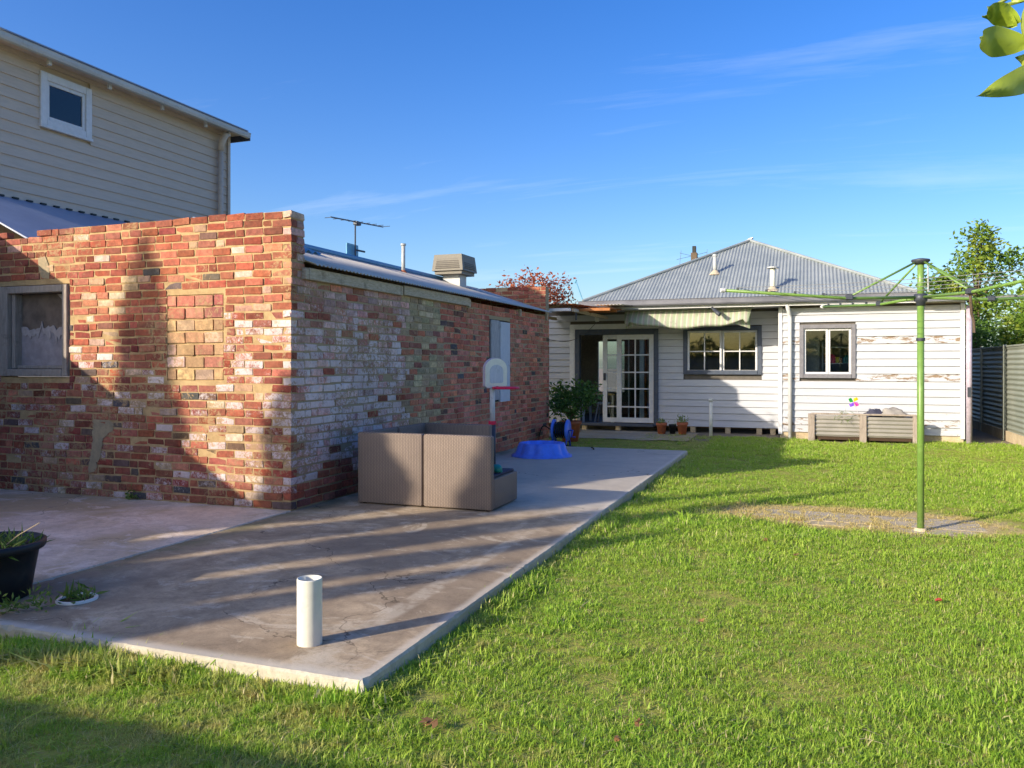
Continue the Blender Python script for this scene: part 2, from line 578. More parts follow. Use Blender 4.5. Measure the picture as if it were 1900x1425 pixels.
def mat_grass():
    t = NT("grass_blades")
    p = t.pos()
    oi = t.n('ShaderNodeObjectInfo')
    at = t.n('ShaderNodeAttribute', attribute_name="rnd")
    tip = t.n('ShaderNodeAttribute', attribute_name="tip")
    r = at.outputs['Fac']
    big = t.noise(p, 0.9, 5, 0.6)
    med = t.noise(p, 5.0, 4, 0.6)
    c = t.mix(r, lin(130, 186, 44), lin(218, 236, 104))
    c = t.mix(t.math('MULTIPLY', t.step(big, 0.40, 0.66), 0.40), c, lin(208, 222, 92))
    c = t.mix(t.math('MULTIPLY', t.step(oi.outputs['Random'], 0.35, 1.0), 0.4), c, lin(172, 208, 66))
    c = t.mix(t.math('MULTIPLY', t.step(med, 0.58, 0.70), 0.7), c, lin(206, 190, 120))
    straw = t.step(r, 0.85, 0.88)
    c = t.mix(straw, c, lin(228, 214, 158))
    c = t.mix(t.math('MULTIPLY', t.math('SUBTRACT', 1.0, tip.outputs['Fac']), 0.55), c, lin(112, 126, 50))  # blade bases darkened: shade between blades put into the colour
    # the dry turf round the clothesline pavers and along the slab
    o = t.xyz(p)
    ex = t.math('DIVIDE', t.math('SUBTRACT', o[0], 0.45), 1.55)
    ey = t.math('DIVIDE', t.math('SUBTRACT', o[1], 9.05), 0.72)
    rr = t.math('ADD', t.math('MULTIPLY', ex, ex), t.math('MULTIPLY', ey, ey))
    dry = t.step(t.math('ADD', rr, t.math('MULTIPLY', t.math('SUBTRACT', med, 0.5), 2.2)), 1.25, 0.55)
    e2 = t.math('MULTIPLY', t.step(t.math('ADD', o[0], t.math('MULTIPLY', t.math('SUBTRACT', med, 0.5), 0.5)), -1.72, -1.92), t.step(med, 0.42, 0.6))
    c = t.mix(t.math('MULTIPLY', t.math('MAXIMUM', dry, t.math('MULTIPLY', e2, 0.5)), 0.85), c, t.mix(r, lin(206, 180, 120), lin(230, 210, 150)))
    m = t.done(c, 0.5, 0, 0.3)
    tr = t.n('ShaderNodeBsdfTranslucent'); t.put(tr.inputs[0], c)
    mx = t.n('ShaderNodeMixShader'); mx.inputs[0].default_value = 0.42
    t.l(t.b.outputs[0], mx.inputs[1]); t.l(tr.outputs[0], mx.inputs[2]); t.l(mx.outputs[0], t.out.inputs[0])
    return m


M = {
    'brick1': mat_brick(True), 'brickm': mat_brick(False), 'mortar': mat_mortar(), 'cement': mat_render_patch(),
    'white_board': mat_board("white_weatherboard", lin(188, 189, 192)),
    'grey_board': mat_board("grey_beige_weatherboard", lin(200, 182, 162), peel_obj=False),
    'white_trim': plain("white_trim_paint", lin(208, 207, 206), 0.5, var=.05, dirt=lin(170, 164, 152), dirt_amt=.25),
    'blue_trim': plain("slate_blue_trim_paint", lin(72, 80, 94), 0.5, dirt=lin(110, 108, 106)),
    'grey_trim': plain("weathered_grey_trim", lin(118, 116, 120), 0.6, dirt=lin(150, 146, 140)),
    'lilac': plain("lilac_grey_pipe_paint", lin(176, 164, 176), 0.5, dirt=lin(120, 108, 100)),
    'conc': mat_concrete("grey_concrete", lin(154, 134, 108), lin(208, 184, 150), lin(142, 124, 102), lin(210, 194, 168), strips=True),
    'pink': mat_concrete("pinkish_concrete", lin(206, 184, 160), lin(230, 210, 186), lin(186, 162, 120), lin(236, 220, 202)),
    'edge': mat_concrete("slab_edge_concrete", lin(196, 186, 164), lin(214, 204, 182), lin(178, 168, 144), lin(204, 196, 176)),
    'paver': mat_concrete("paver_concrete", lin(180, 166, 142), lin(198, 184, 160), lin(192, 170, 128), lin(206, 184, 140)),
    'plinth': mat_concrete("plinth_concrete", lin(196, 176, 142), lin(208, 192, 164), lin(180, 160, 126), lin(170, 158, 130)),
    'roof': mat_sheet("galvanised_roof", lin(136, 143, 144), lin(154, 159, 158)),
    'shed_roof': mat_sheet("shed_roof_sheet", lin(186, 178, 164), lin(200, 192, 178), 0.05),
    'rusty': mat_sheet("rusty_roof_sheet", lin(172, 168, 158), lin(196, 180, 150), 0.7, 0.8, 0.05),
    'blue_cap': plain("blue_sheet_and_cap_reflection", lin(92, 142, 178), 0.45),  # blue roof sheet; on the ridge cap a reflection put into the colour
    'lean': mat_sheet("blue_grey_lean_to_roof", lin(140, 146, 164), lin(154, 160, 176)),
    'gutter': mat_sheet("grey_gutter", lin(104, 104, 112), lin(126, 126, 132)),
    'zinc': mat_sheet("zinc_gutter", lin(172, 174, 172), lin(188, 188, 184)),
    'fence': mat_sheet("fence_sheet", lin(140, 146, 134), lin(154, 158, 146), 0, 0.5, 0.05),
    'planter': mat_sheet("weathered_planter_steel", lin(140, 136, 126), lin(158, 152, 142)),
    'timber': mat_timber("weathered_timber", lin(166, 150, 126), lin(200, 186, 162)),
    'timber_v': mat_timber_v("weathered_timber_upright", lin(146, 144, 144), lin(192, 188, 184)),
    'post_v': mat_timber_v("silvered_post_timber", lin(140, 128, 116), lin(172, 158, 144)),
    'white_plank': mat_timber_v("white_painted_plank", lin(186, 190, 196), lin(206, 208, 210)),
    'wicker': mat_wicker(),
    'cushion': plain("charcoal_cushion", lin(64, 64, 80), 0.9),
    'lime': plain("lime_green_enamel", lin(108, 140, 64), 0.4, var=0.08, spec=0.5, dirt=lin(150, 170, 110)),
    'dark_metal': plain("dark_grey_casting", lin(70, 74, 82), 0.5, 0.3),
    'wire': plain("grey_line_wire", lin(150, 150, 150), 0.5, 0.2),
    'pvc': plain("white_pvc", lin(226, 222, 204), 0.35, var=0.04, spec=0.5, dirt=lin(160, 150, 120), dirt_amt=0.25),
    'blue_plastic': plain("blue_plastic", lin(88, 134, 238), 0.35, var=0.06, spec=0.5, dirt=lin(70, 104, 190)),
    'dark_blue': plain("dark_blue_plastic", lin(44, 78, 180), 0.4),
    'black': plain("black_plastic", lin(30, 34, 36), 0.5, dirt=lin(70, 66, 58)),
    'hose': plain("dark_green_hose", lin(34, 44, 36), 0.5),
    'terracotta': plain("terracotta", lin(176, 100, 66), 0.8, dirt=lin(140, 120, 100)),
    'red': plain("crimson_plastic", lin(206, 34, 76), 0.4),
    'teal': plain("teal_rubber", lin(30, 140, 132), 0.4),
    'soil': plain("potting_soil", lin(70, 54, 40), 0.95, bump=0.8),
    'cooler': plain("cooler_casing", lin(122, 116, 104), 0.6, dirt=lin(110, 104, 94)),
    'louvre_lap_shade': plain("cooler_louvre_and_lap_shade", lin(98, 92, 84), 0.8),
    'interior': plain("interior_wall_paint", lin(206, 194, 172), 0.9),
    'floor_in': plain("interior_floor", lin(96, 76, 58), 0.6),
    'orange_wood': plain("orange_timber", lin(166, 104, 52), 0.6),
    'glass': mat_glass(),
    'dull_glass': mat_glass("dull_upper_glass", (0.45, 0.47, 0.5, 1)),
    'awning': mat_awning(),
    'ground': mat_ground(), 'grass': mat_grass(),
    'bark': mat_timber_v("bark", lin(84, 70, 56), lin(116, 100, 84)),
    'stem': plain("green_stem", lin(120, 134, 50), 0.6),
    'leaf_green': mat_leaf("leaf_green", lin(80, 116, 42), lin(138, 168, 62), lin(160, 172, 64)),
    'leaf_dark': mat_leaf("leaf_dark", lin(62, 98, 44), lin(112, 146, 62)),
    'leaf_red': mat_leaf("leaf_red", lin(150, 76, 56), lin(196, 118, 80)),
    'leaf_lemon': mat_leaf("leaf_lemon", lin(160, 182, 54), lin(208, 214, 98), None, 0.22, 0.4),
    'leaf_cypress': mat_leaf("leaf_cypress", lin(40, 64, 34), lin(64, 92, 46), None, 0.1),
    'weed': mat_leaf("weed", lin(92, 128, 44), lin(150, 170, 84)),
    'dry_leaf': plain("dry_leaf", lin(150, 110, 70), 0.85),
    'dry_leaf_red': plain("red_leaf", lin(172, 64, 54), 0.8),
    'rock': plain("grey_rock", lin(150, 144, 136), 0.9, bump=0.6),
    'yellow': plain("yellow_foil", lin(226, 200, 30), 0.35), 'green_foil': plain("green_foil", lin(40, 150, 60), 0.35),
    'purple': plain("purple_foil", lin(110, 60, 190), 0.35), 'pink_foil': plain("pink_foil", lin(226, 50, 140), 0.35),
    'paper': plain("torn_paint_skin", lin(176, 162, 154), 0.9, dirt=lin(140, 124, 114)),
    'ply': plain("grimy_window_sheet", lin(112, 96, 82), 0.8, var=0.35, scale=5, dirt=lin(80, 70, 64)),
    'ply2': plain("grey_lilac_window_sheet", lin(166, 152, 148), 0.7, var=0.2, scale=6, dirt=lin(110, 112, 116)),
    'cyan': plain("pale_blue_rod", lin(96, 160, 190), 0.5),
}

# ------------------------------------------------------------------ the setting: ground and concrete
g = MB()
nx = 41
rows = []
for j in range(nx):
    rows.append([(-200 + 10 * i, -160 + 12 * j, 0.0) for i in range(nx)])
g.grid(rows)
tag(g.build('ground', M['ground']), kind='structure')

SX, SY0, SY1 = -1.975, 3.33, 14.25          # right edge, front edge and far edge of the grey slab
JX = -4.98                                   # joint between the grey and the pinkish slab, in line with the shed


def slab(name, x0, x1, y0, y1, z, mat, edge_mat, wav=0.0022):
    """a cast slab: top sheet with a slightly broken arris and rough sides"""
    m = MB(); e = MB()
    def ring(n0, n1):
        pts = []
        for k in range(n0):
            pts.append((x0 + (x1 - x0) * k / n0, y0))
        for k in range(n1):
            pts.append((x1, y0 + (y1 - y0) * k / n1))
        for k in range(n0):
            pts.append((x1 + (x0 - x1) * k / n0, y1))
        for k in range(n1):
            pts.append((x0, y1 + (y0 - y1) * k / n1))
        return pts
    P = ring(110, 300)
    n = len(P)
    cx, cy = (x0 + x1) / 2, (y0 + y1) / 2
    top, mid, low = [], [], []
    for (x, y) in P:
        a = random.gauss(0, wav * 0.5); b = abs(random.gauss(0, wav)) + (random.uniform(.006, .022) if random.random() < .07 else 0)
        dx = (1 if abs(x - x1) < 1e-6 else (-1 if abs(x - x0) < 1e-6 else 0))
        dy = (1 if abs(y - y1) < 1e-6 else (-1 if abs(y - y0) < 1e-6 else 0))
        top.append((x - dx * (0.008 + b) , y - dy * (0.008 + b), z))
        mid.append((x + dx * a, y + dy * a, z - 0.012 - b))
        low.append((x + dx * (a + 0.004), y + dy * (a + 0.004), -0.05))
    m.add(top, [tuple(range(n))])
    e.add(top + mid + low, [(i, n + i, n + (i + 1) % n, (i + 1) % n) for i in range(n)] + [(n + i, 2 * n + i, 2 * n + (i + 1) % n, n + (i + 1) % n) for i in range(n)])
    o = tag(m.build(name, mat), kind='structure')
    e.build('slab_edge', edge_mat, o)
    return o


slab('patio_slab', JX + 0.004, SX, SY0, SY1, 0.10, M['conc'], M['edge'])
slab('courtyard_slab', -11.5, JX - 0.004, 3.34, 6.98, 0.103, M['pink'], M['edge'], 0.003)
m = MB()
m.grid([[(-5.6 + 0.25 * i + random.gauss(0, .02), 16.9 + 0.35 * j + random.gauss(0, .04), 0.012 + random.random() * .012) for i in range(14)] for j in range(7)])
tag(m.build('path', M['paver']), kind='structure')


# ------------------------------------------------------------------ brick shed
SHX, SHY, SHZ, SHE = -4.98, 6.97, 0.10, 15.75     # near corner, slab height, far end
CO = 0.086
shed = thing('brick_shed', "old red brick shed with limewashed side wall, parapet and corrugated roof", 'shed', (SHX, SHY, SHZ))
REDS = [(160, 86, 66), (172, 96, 74), (148, 76, 60), (178, 106, 84), (138, 70, 58), (164, 86, 64), (154, 90, 76), (182, 114, 92)]
DARK = [(92, 82, 80), (108, 88, 80), (84, 84, 88), (120, 92, 78)]
PALE = [(206, 172, 144), (212, 190, 168), (202, 164, 130)]
TAN = [(198, 158, 112), (206, 168, 122), (188, 148, 108)]
OLIVE = [(190, 172, 136), (178, 158, 126), (198, 180, 142)]


def jitter(c, s=.07):
    k = 1 + random.gauss(0, s)
    return tuple(max(20, min(245, x * k + random.gauss(0, 3))) for x in c)


def brick_mesh(L, H, D, seed):
    rr = random.Random(seed)
    bm = bmesh.new()
    bmesh.ops.create_cube(bm, size=1)
    for v in bm.verts:
        v.co = Vector((v.co.x * L, v.co.y * D, v.co.z * H))
    bmesh.ops.bevel(bm, geom=list(bm.edges), offset=0.0055, segments=1, affect='EDGES', profile=0.5)
    for v in bm.verts:
        v.co += Vector((rr.gauss(0, .0045), rr.gauss(0, .0018), rr.gauss(0, .0040)))
    bm.verts.index_update()
    V = np.array([v.co[:] for v in bm.verts]); Fc = [[v.index for v in f.verts] for f in bm.faces]
    bm.free()
    return V, Fc


BL = {'full': 0.228, 'three': 0.170, 'half': 0.108, 'tall': 0.225, 'queen': 0.055}
VAR = {}
for k, L in BL.items():
    VAR[k] = [brick_mesh(L, 0.070 if k != 'tall' else 0.110, 0.10, hash(k) % 1000 + i if False else len(k) * 100 + i) for i in range(6)]
BMESH = {}
bricks = []      # (kind, variant, world position, rotation z, colour sRGB, white amount, projected size, scale x)


def proj_area(p, nrm, w, h):
    th = R(20.2)
    v = Vector(p) - Vector((0, 0, 1.6))
    d = -v.x * math.sin(th) + v.y * math.cos(th)
    if d < 0.1: return 0
    u = 950 + 1492 * (v.x * math.cos(th) + v.y * math.sin(th)) / d
    if u < 5 or u > 1895: return 0
    return w * h * abs(v.normalized().dot(nrm)) / d ** 2


def front_colour(x, z):
    """brick colour and limewash on the end wall, by where it is"""
    a = (SHX - x)                 # distance from the corner
    hz = z - SHZ
    q = random.random()
    low = max(0, min(1, (1.9 - hz) / 1.0))
    if q < 0.015 + 0.10 * low * (a > 0.9): c = random.choice(DARK)
    elif q < 0.11 + .05 * low: c = random.choice(PALE)
    else: c = random.choice(REDS)
    w = random.random() ** 3 * 0.35
    if a < 1.0 and 0.55 < hz < 2.05: w = 0.25 + 0.6 * random.random()
    elif a < 0.35 and hz < 0.6: w = 0.2 + 0.5 * random.random()
    elif low > 0.3: w = random.random() ** 1.3 * 0.85
    if hz > 2.6: w *= 0.35
    return jitter(c), w


def side_colour(y, z):  # limewash and red zones lightened in colour to lift this shaded wall
    hz = z - SHZ
    b = y - SHY
    q = random.random()
    if b < 2.45 + 0.12 * math.sin(z * 9) and hz > 0.35 + 0.12 * math.sin(y * 5):
        c = random.choice([(206, 160, 148), (196, 146, 134), (214, 172, 160), (196, 130, 110), (216, 180, 170)])
        k_ = .62 - .30 * max(0, min(1, (hz - 1.7) / .6))
        return (jitter(c), k_ + 0.30 * random.random()) if q > 0.05 else (jitter(random.choice(REDS[:3])), .1)
    if b < 2.45:
        return jitter(random.choice(REDS)), 0.05
    if b < 3.65:
        if hz > 1.95 or q < 0.55: return jitter(random.choice(OLIVE)), 0.0
        return jitter(random.choice([(196, 116, 92), (174, 106, 88), (156, 98, 84), (208, 134, 104)])), 0.0
    if q < 0.08: return jitter(random.choice(DARK + [(120, 84, 76)])), 0.0
    return jitter(random.choice([(214, 126, 100), (200, 116, 92), (222, 140, 112), (190, 108, 90), (208, 134, 116)])), random.random() ** 4 * 0.5


HOLES_F = [(-9.13, -8.03, 1.455, 2.545), (-6.60, -5.84, 1.43, 2.36)]       # window and bricked-up opening
HOLES_S = [(12.45, 13.45, 0.97, 2.37)]                                       # boarded opening


def cut(holes, a, b, z0, z1):
    """pieces of the span a..b that miss every hole on this course"""
    sp = [(a, b)]
    for (h0, h1, k0, k1) in holes:
        if z1 > k0 + 0.02 and z0 < k1 - 0.02:
            n = []
            for (p, q) in sp:
                if q <= h0 or p >= h1: n.append((p, q)); continue
                if h0 - p > 0.03: n.append((p, h0))
                if q - h1 > 0.03: n.append((h1, q))
            sp = n
    return sp


def lay(kind_len, a, b, course, face):
    """put one brick over a..b (along the wall) on a course; face 'F' end wall, 'S' side wall, 'B' far parapet"""
    z = SHZ + course * CO + 0.043 + .006 * math.sin((a + b) * .9 + course * .35) + .004 * math.sin((a + b) * 2.3 + course) + random.gauss(0, .002)
    L = b - a - 0.016
    if L < 0.03: return
    kind = min(('full', 'three', 'half', 'queen'), key=lambda k: abs(BL[k] - L))
    proud = random.gauss(0.0, 0.003)
    mid = (a + b) / 2
    if face == 'F':
        p = (mid, SHY + 0.05 - proud, z); rot = 0; nr = Vector((0, -1, 0)); col, w = front_colour(mid, z)
    elif face == 'S':
        p = (SHX - 0.05 + proud, mid, z); rot = R(90); nr = Vector((1, 0, 0)); col, w = side_colour(mid, z)
    else:
        p = (mid, SHE - 0.18 - proud, z); rot = 0; nr = Vector((0, -1, 0)); col, w = jitter(random.choice(REDS)), 0.0
    bricks.append((kind, random.randrange(6), p, rot + random.gauss(0, .004), col, w, proj_area(p, nr, L, .075), L / BL[kind], random.gauss(0, .010)))


NF, NS = 36, 29
for c in range(NF):
    z0 = SHZ + c * CO; z1 = z0 + CO
    # end wall, running from the corner towards -x
    x = SHX + .008 if c % 2 == 0 else SHX - .102
    xs = [x]
    first = True
    while xs[-1] > -10.6:
        st = 0.239
        if first: st = 0.247 if c % 2 == 0 else .239
        elif random.random() < 0.13: st = 0.119
        elif random.random() < 0.06: st = 0.18
        xs.append(xs[-1] - st); first = False
    for b_, a_ in zip(xs[:-1], xs[1:]):
        if c == NF - 1 and (-8.95 < (a_ + b_) / 2 < -8.66 or (-8.66 <= (a_ + b_) / 2 < -8.3 and random.random() < .6)): continue
        for (p, q) in cut(HOLES_F, a_, b_, z0, z1):
            lay(None, p, q, c, 'F')
    # side wall
    if c < NS:
        y = SHY + 0.102 if c % 2 == 0 else SHY - .008
        ys = [y]
        first = True
        while ys[-1] < SHE - 0.05:
            st = 0.239
            if first: st = .239 if c % 2 == 0 else .247
            elif random.random() < 0.12: st = 0.12
            ys.append(min(ys[-1] + st, SHE)); first = False
        for a_, b_ in zip(ys[:-1], ys[1:]):
            for (p, q) in cut(HOLES_S, a_, b_, z0, z1):
                lay(None, p, q, c, 'S')
    else:
        lay(None, SHY + (0.102 if c % 2 == 0 else -.008), SHY + 0.238, c, 'S')       # parapet return above the roof
        x = SHX
        while x > -9.6:                                     # far parapet over the roof
            lay(None, x - 0.239 if (c % 2 == 0 or x < SHX) else x - .12, x, c, 'B')
            x -= 0.239 if (c % 2 == 0 or x < SHX) else .12
# the bricked-up opening: taller salmon and cream bricks, standing back a little
for r_ in range(7):
    z = 1.43 + 0.133 * r_ + 0.066
    cuts = [-6.60, -6.35, -6.095, -5.84] if r_ % 2 else [-6.60, -6.47, -6.22, -5.97, -5.84]
    for a_, b_ in zip(cuts[:-1], cuts[1:]):
        col = random.choice(TAN + TAN + PALE + [(196, 138, 112), (188, 122, 100)]) if r_ < 5 else random.choice([(184, 116, 98), (196, 130, 108), (176, 104, 88)])
        bricks.append(('tall', random.randrange(6), ((a_ + b_) / 2, SHY + .056 + random.gauss(0, .003), z), random.gauss(0, .006), jitter(col), 0.03 + .25 * (random.random() < .15), 0.0011, (b_ - a_ - .016) / .225, random.gauss(0, .006)))

bricks.sort(key=lambda b: -b[6])


def mesh_from(V, Fc, name, mat):
    me = bpy.data.meshes.new(name)
    me.from_pydata([tuple(v) for v in V], [], Fc)
    me.materials.append(mat)
    return me


off = world_loc(shed)
for k in VAR:
    for i in range(6):
        BMESH[(k, i)] = mesh_from(*VAR[k][i], 'brick', M['brick1'])
mass_v, mass_f, mass_c = [], [], []
nb = 0
for i, (kind, var, p, rot, col, w, ar, sx, tilt) in enumerate(bricks):
    lc = lin(*col)
    if i < 300:
        o = bpy.data.objects.new('brick', BMESH[(kind, var)])
        COL.objects.link(o)
        o.parent = shed
        o.location = Vector(p) - off
        o.rotation_euler = (0, tilt, rot)
        o.scale = (sx, 1, 1)
        o.color = (lc[0], lc[1], lc[2], w)
    else:
        V, Fc = VAR[kind][var]
        Q = V * np.array([sx, 1, 1])
        cs, sn = math.cos(rot), math.sin(rot)
        Q = np.stack([Q[:, 0] * cs - Q[:, 1] * sn, Q[:, 0] * sn + Q[:, 1] * cs, Q[:, 2]], 1) + np.array(p)
        mass_v.append(Q)
        mass_f.extend([[j + nb for j in f] for f in Fc])
        mass_c.extend([(lc[0], lc[1], lc[2], w)] * len(Fc))
        nb += len(Q)
me = bpy.data.meshes.new('brickwork')
me.from_pydata([tuple(v) for v in (np.concatenate(mass_v) - np.array(off))], [], mass_f)
at = me.attributes.new("Col", 'FLOAT_COLOR', 'FACE')
at.data.foreach_set('color', np.array(mass_c, dtype=np.float32).ravel())
me.materials.append(M['brickm'])
o = bpy.data.objects.new('brickwork', me)
COL.objects.link(o); o.parent = shed
tag(o, kind='stuff')

# mortar core of the walls, 6 mm behind the brick faces, with the openings left out
ZT = SHZ + NF * CO
ZS = SHZ + NS * CO
core = MB()
yf = SHY + 0.006


def panel_xz(mb, x0, x1, z0, z1, y, thick):
    mb.box(x0, x1, y, y + thick, z0, z1)


h = HOLES_F[0]
panel_xz(core, -10.6, h[0], 0.0, ZT - .09, yf, .22)
panel_xz(core, h[0], h[1], 0.0, h[2], yf, .22)
panel_xz(core, h[0], h[1], h[3], ZT - .09, yf, .22)
h2 = HOLES_F[1]
panel_xz(core, h[1], h2[0], 0.0, ZT - .01, yf, .22)
panel_xz(core, h2[0], h2[1], 0.0, h2[2], yf, .22)
panel_xz(core, h2[0], h2[1], h2[3], ZT - .01, yf, .22)
panel_xz(core, h2[0], h2[1], h2[2], h2[3], yf + .015, .2)
panel_xz(core, h2[1], SHX - 0.009, 0.0, ZT - .01, yf, .22)
hs = HOLES_S[0]
xs_ = SHX - 0.006
core.box(xs_ - .22, xs_ - .001, SHY + .228, hs[0], 0, ZS)
core.box(xs_ - .22, xs_ - .001, hs[0], hs[1], 0, hs[2])
core.box(xs_ - .22, xs_ - .001, hs[0], hs[1], hs[3], ZS)
core.box(xs_ - .22, xs_ - .001, hs[1], SHE - .006, 0, ZS)
core.box(-9.6, SHX - .006, SHE - .222, SHE - .012, ZS + .001, ZT - .01)
core.box(-10.5, -5.25, SHY + .23, SHE - .25, 2.0, 2.05)
core.build('wall_core', M['mortar'], shed)

# lumps of cement repair and bedding mortar
def blob_patch(pts, y, thick, name='cement_patch'):
    bm = bmesh.new()
    vs_ = [bm.verts.new((p[0], y, p[1])) for p in pts]
    f = bm.faces.new(vs_)
    r_ = bmesh.ops.inset_region(bm, faces=[f], thickness=0.02, depth=0.0)
    for v in f.verts: v.co.y -= thick
    mb = MB(); mb.addbm(bm)
    return mb.build(name, M['cement'], shed)


def ragged(path, width):
    L, Rr = [], []
    for i, (x, z, w) in enumerate(path):
        L.append((x - w + random.gauss(0, width * .2), z)); Rr.append((x + w + random.gauss(0, width * .2), z + random.gauss(0, .01)))
    return Rr + L[::-1]


def fine(path, n=4):
    out = []
    for (a_, b_) in zip(path[:-1], path[1:]):
        for k in range(n):
            q = k / n
            out.append(tuple(a_[i] + (b_[i] - a_[i]) * q for i in range(3)))
    return out + [path[-1]]


blob_patch(ragged(fine([(-7.68, 0.36, .05), (-7.66, .48, .06), (-7.62, .60, .07), (-7.60, .70, .08), (-7.58, .78, .08), (-7.52, .86, .15), (-7.50, .92, .16), (-7.56, .98, .09)]), .05), SHY + .012, .018)
blob_patch(ragged([(-8.4, 2.62, .06), (-8.42, 2.74, .09), (-8.46, 2.86, .05)], .04), SHY + .010, .014)

# weathered end window: frame, sill, torn sheet
win = MB()
x0, x1, z0, z1 = -9.12, -8.04, 1.465, 2.535
win.bbox(x0, x0 + .13, SHY - .03, SHY + .10, z0, z1, .006)
win.bbox(x1 - .075, x1, SHY - .028, SHY + .10, z0 + .002, z1 - .002, .006)
win.bbox(x0 + .131, x1 - .076, SHY - .029, SHY + .10, z1 - .085, z1 - .001, .006)
win.bbox(x0 + .131, x1 - .076, SHY - .033, SHY + .10, z0 + .001, z0 + .085, .006)
wf = win.build('window_frame', M['post_v'], shed)
m = MB(); m.bbox(x0 + .145, x0 + .20, SHY + .02, SHY + .14, z0 + .09, z1 - .09, .004); m.bbox(x0 + .201, x1 - .08, SHY + .05, SHY + .14, z0 + .09, z0 + .13, .004)
m.build('inner_stop', M['post_v'], wf)
m = MB(); m.box(x0 + .14, x1 - .07, SHY + .115, SHY + .13, z0 + .08, z1 - .08)
m.build('window_sheet', M['ply'], wf)
edge = []
xx = x0 + .2
zz_ = 2.06
while xx < x1 - .08:
    zz_ += random.gauss(0, .016) - (zz_ - 2.04) * .12
    edge.append((xx, zz_ + (.07 if abs(xx + 8.58) < .02 else 0))); xx += .026
def sheet(pts, y, name, mat, thick=.003):
    mb = MB()
    n = len(pts)
    mb.add([(p[0], y, p[1]) for p in pts] + [(p[0], y + thick, p[1]) for p in pts], [tuple(range(n)), tuple(range(2 * n - 1, n - 1, -1))] + [(i, n + i, n + (i + 1) % n, (i + 1) % n) for i in range(n)])
    return mb.build(name, mat, wf)
sheet([(x0 + .2, z0 + .13)] + [(x1 - .08, z0 + .13)] + edge[::-1], SHY + .108, 'lower_sheet', M['ply2'])
sheet(edge + [(p[0] + random.gauss(0, .008), p[1] - .05 - abs(random.gauss(0, .04))) for p in edge[::-1]], SHY + .100, 'torn_edge', M['paper'])
sheet([(x1 - .30, 2.44), (x1 - .09, 2.44), (x1 - .085, 2.12), (x1 - .12, 2.16), (x1 - .17, 2.26), (x1 - .21, 2.36)], SHY + .103, 'torn_edge', M['paper'])

# boarded side opening: one grey plank, one white plank
m = MB(); m.box(SHX - .10, SHX - .05, 12.45, 13.45, .97, 2.37); m.build('opening_back', M['black'], shed)
m = MB(); m.bbox(SHX - .028, SHX + .008, 12.52, 12.90, 1.0, 2.36, .004); m.build('grey_plank', M['timber_v'], shed)
m = MB(); m.bbox(SHX - .03, SHX + .014, 12.93, 13.40, 0.96, 2.345, .004); m.build('white_plank', M['white_plank'], shed)

# fascia boards under the eave, rafter ends
for (a, b, dz) in ((7.22, 9.24, 0), (9.34, 11.48, .012)):
    m = MB(); m.bbox(SHX - .02, SHX + .055, a, b, 2.50 + dz, 2.625 + dz, .006)
    m.build('fascia_board', M['timber'], shed)
for y in (7.19, 9.29, 11.53, 13.9, 15.5):
    m = MB(); m.bbox(SHX - .3, SHX + .045, y - .03, y + .03, 2.50, 2.62, .004); m.build('rafter_end', M['timber'], shed)

# corrugated roof rising to the left, with rows of corrugation at the eave
def corrugated(y0, y1, pts, pitch=0.076, amp=0.009):
    """profile along y, straight down the slope given by pts [(x,z),...]"""
    n = int((y1 - y0) / pitch * 6)
    rows_ = []
    for (x, z) in pts:
        rows_.append([(x, y0 + (y1 - y0) * i / n, z + amp * math.cos(2 * math.pi * i / 6)) for i in range(n + 1)])
    return rows_


m = MB(); m.grid(corrugated(SHY + .24, SHE - .23, [(SHX + .13, 2.655), (-6.5, 3.20)]))
solidify(m.build('roof_sheet', M['shed_roof'], shed, True), .002)
m = MB(); m.grid(corrugated(SHY + .24, SHE - .23, [(-6.5, 3.20), (-9.5, 2.75)]))
solidify(m.build('roof_sheet', M['shed_roof'], shed, True), .002)
m = MB(); m.grid(corrugated(SHY + .30, 8.9, [(-5.9, 3.03), (-6.45, 3.235)], .15, .02))
solidify(m.build('blue_roof_sheet', M['blue_cap'], shed, True), .003)
m = MB(); m.tube([(-6.5, SHY + .3, 3.225), (-6.5, 14.35, 3.225)], .045, 10)
m.build('ridge_cap', M['blue_cap'], shed)

# ------------------------------------------------------------------ things on and behind the shed roof
a = thing('television_aerial', "long thin television aerial on a mast above the shed roof", 'aerial', (-6.5, 10.72, 3.22))
m = MB(); m.tube([(-6.5, 10.72, 3.18), (-6.5, 10.72, 3.78)], .012, 8); m.build('mast', M['dark_metal'], a)
m = MB(); m.tube([(-6.42, 9.92, 3.72), (-6.5, 10.72, 3.79), (-6.58, 11.72, 3.875)], .010, 6); m.build('boom', M['dark_metal'], a)
for q in np.linspace(-.75, .95, 9):
    y = 10.72 + q; z = 3.79 + (.085 if q > 0 else .0875) * q
    m = MB(); m.tube([(-6.5 - .05, y, z), (-6.5 + .07, y + .01, z + .003)], .005, 5); m.build('element', M['dark_metal'], a)
m = MB(); m.bbox(-6.53, -6.45, 10.70, 10.82, 3.74, 3.80, .01); m.build('clamp', M['dark_metal'], a)
m = MB(); m.bbox(-6.56, -6.54, 10.55, 10.88, 3.26, 3.45, .005); m.build('blue_panel', M['cyan'], a)
m = MB(); m.tube([(-6.5, 10.72, 3.36), (-6.44, 10.9, 3.35)], .015, 6); m.build('bracket', M['dark_metal'], a)

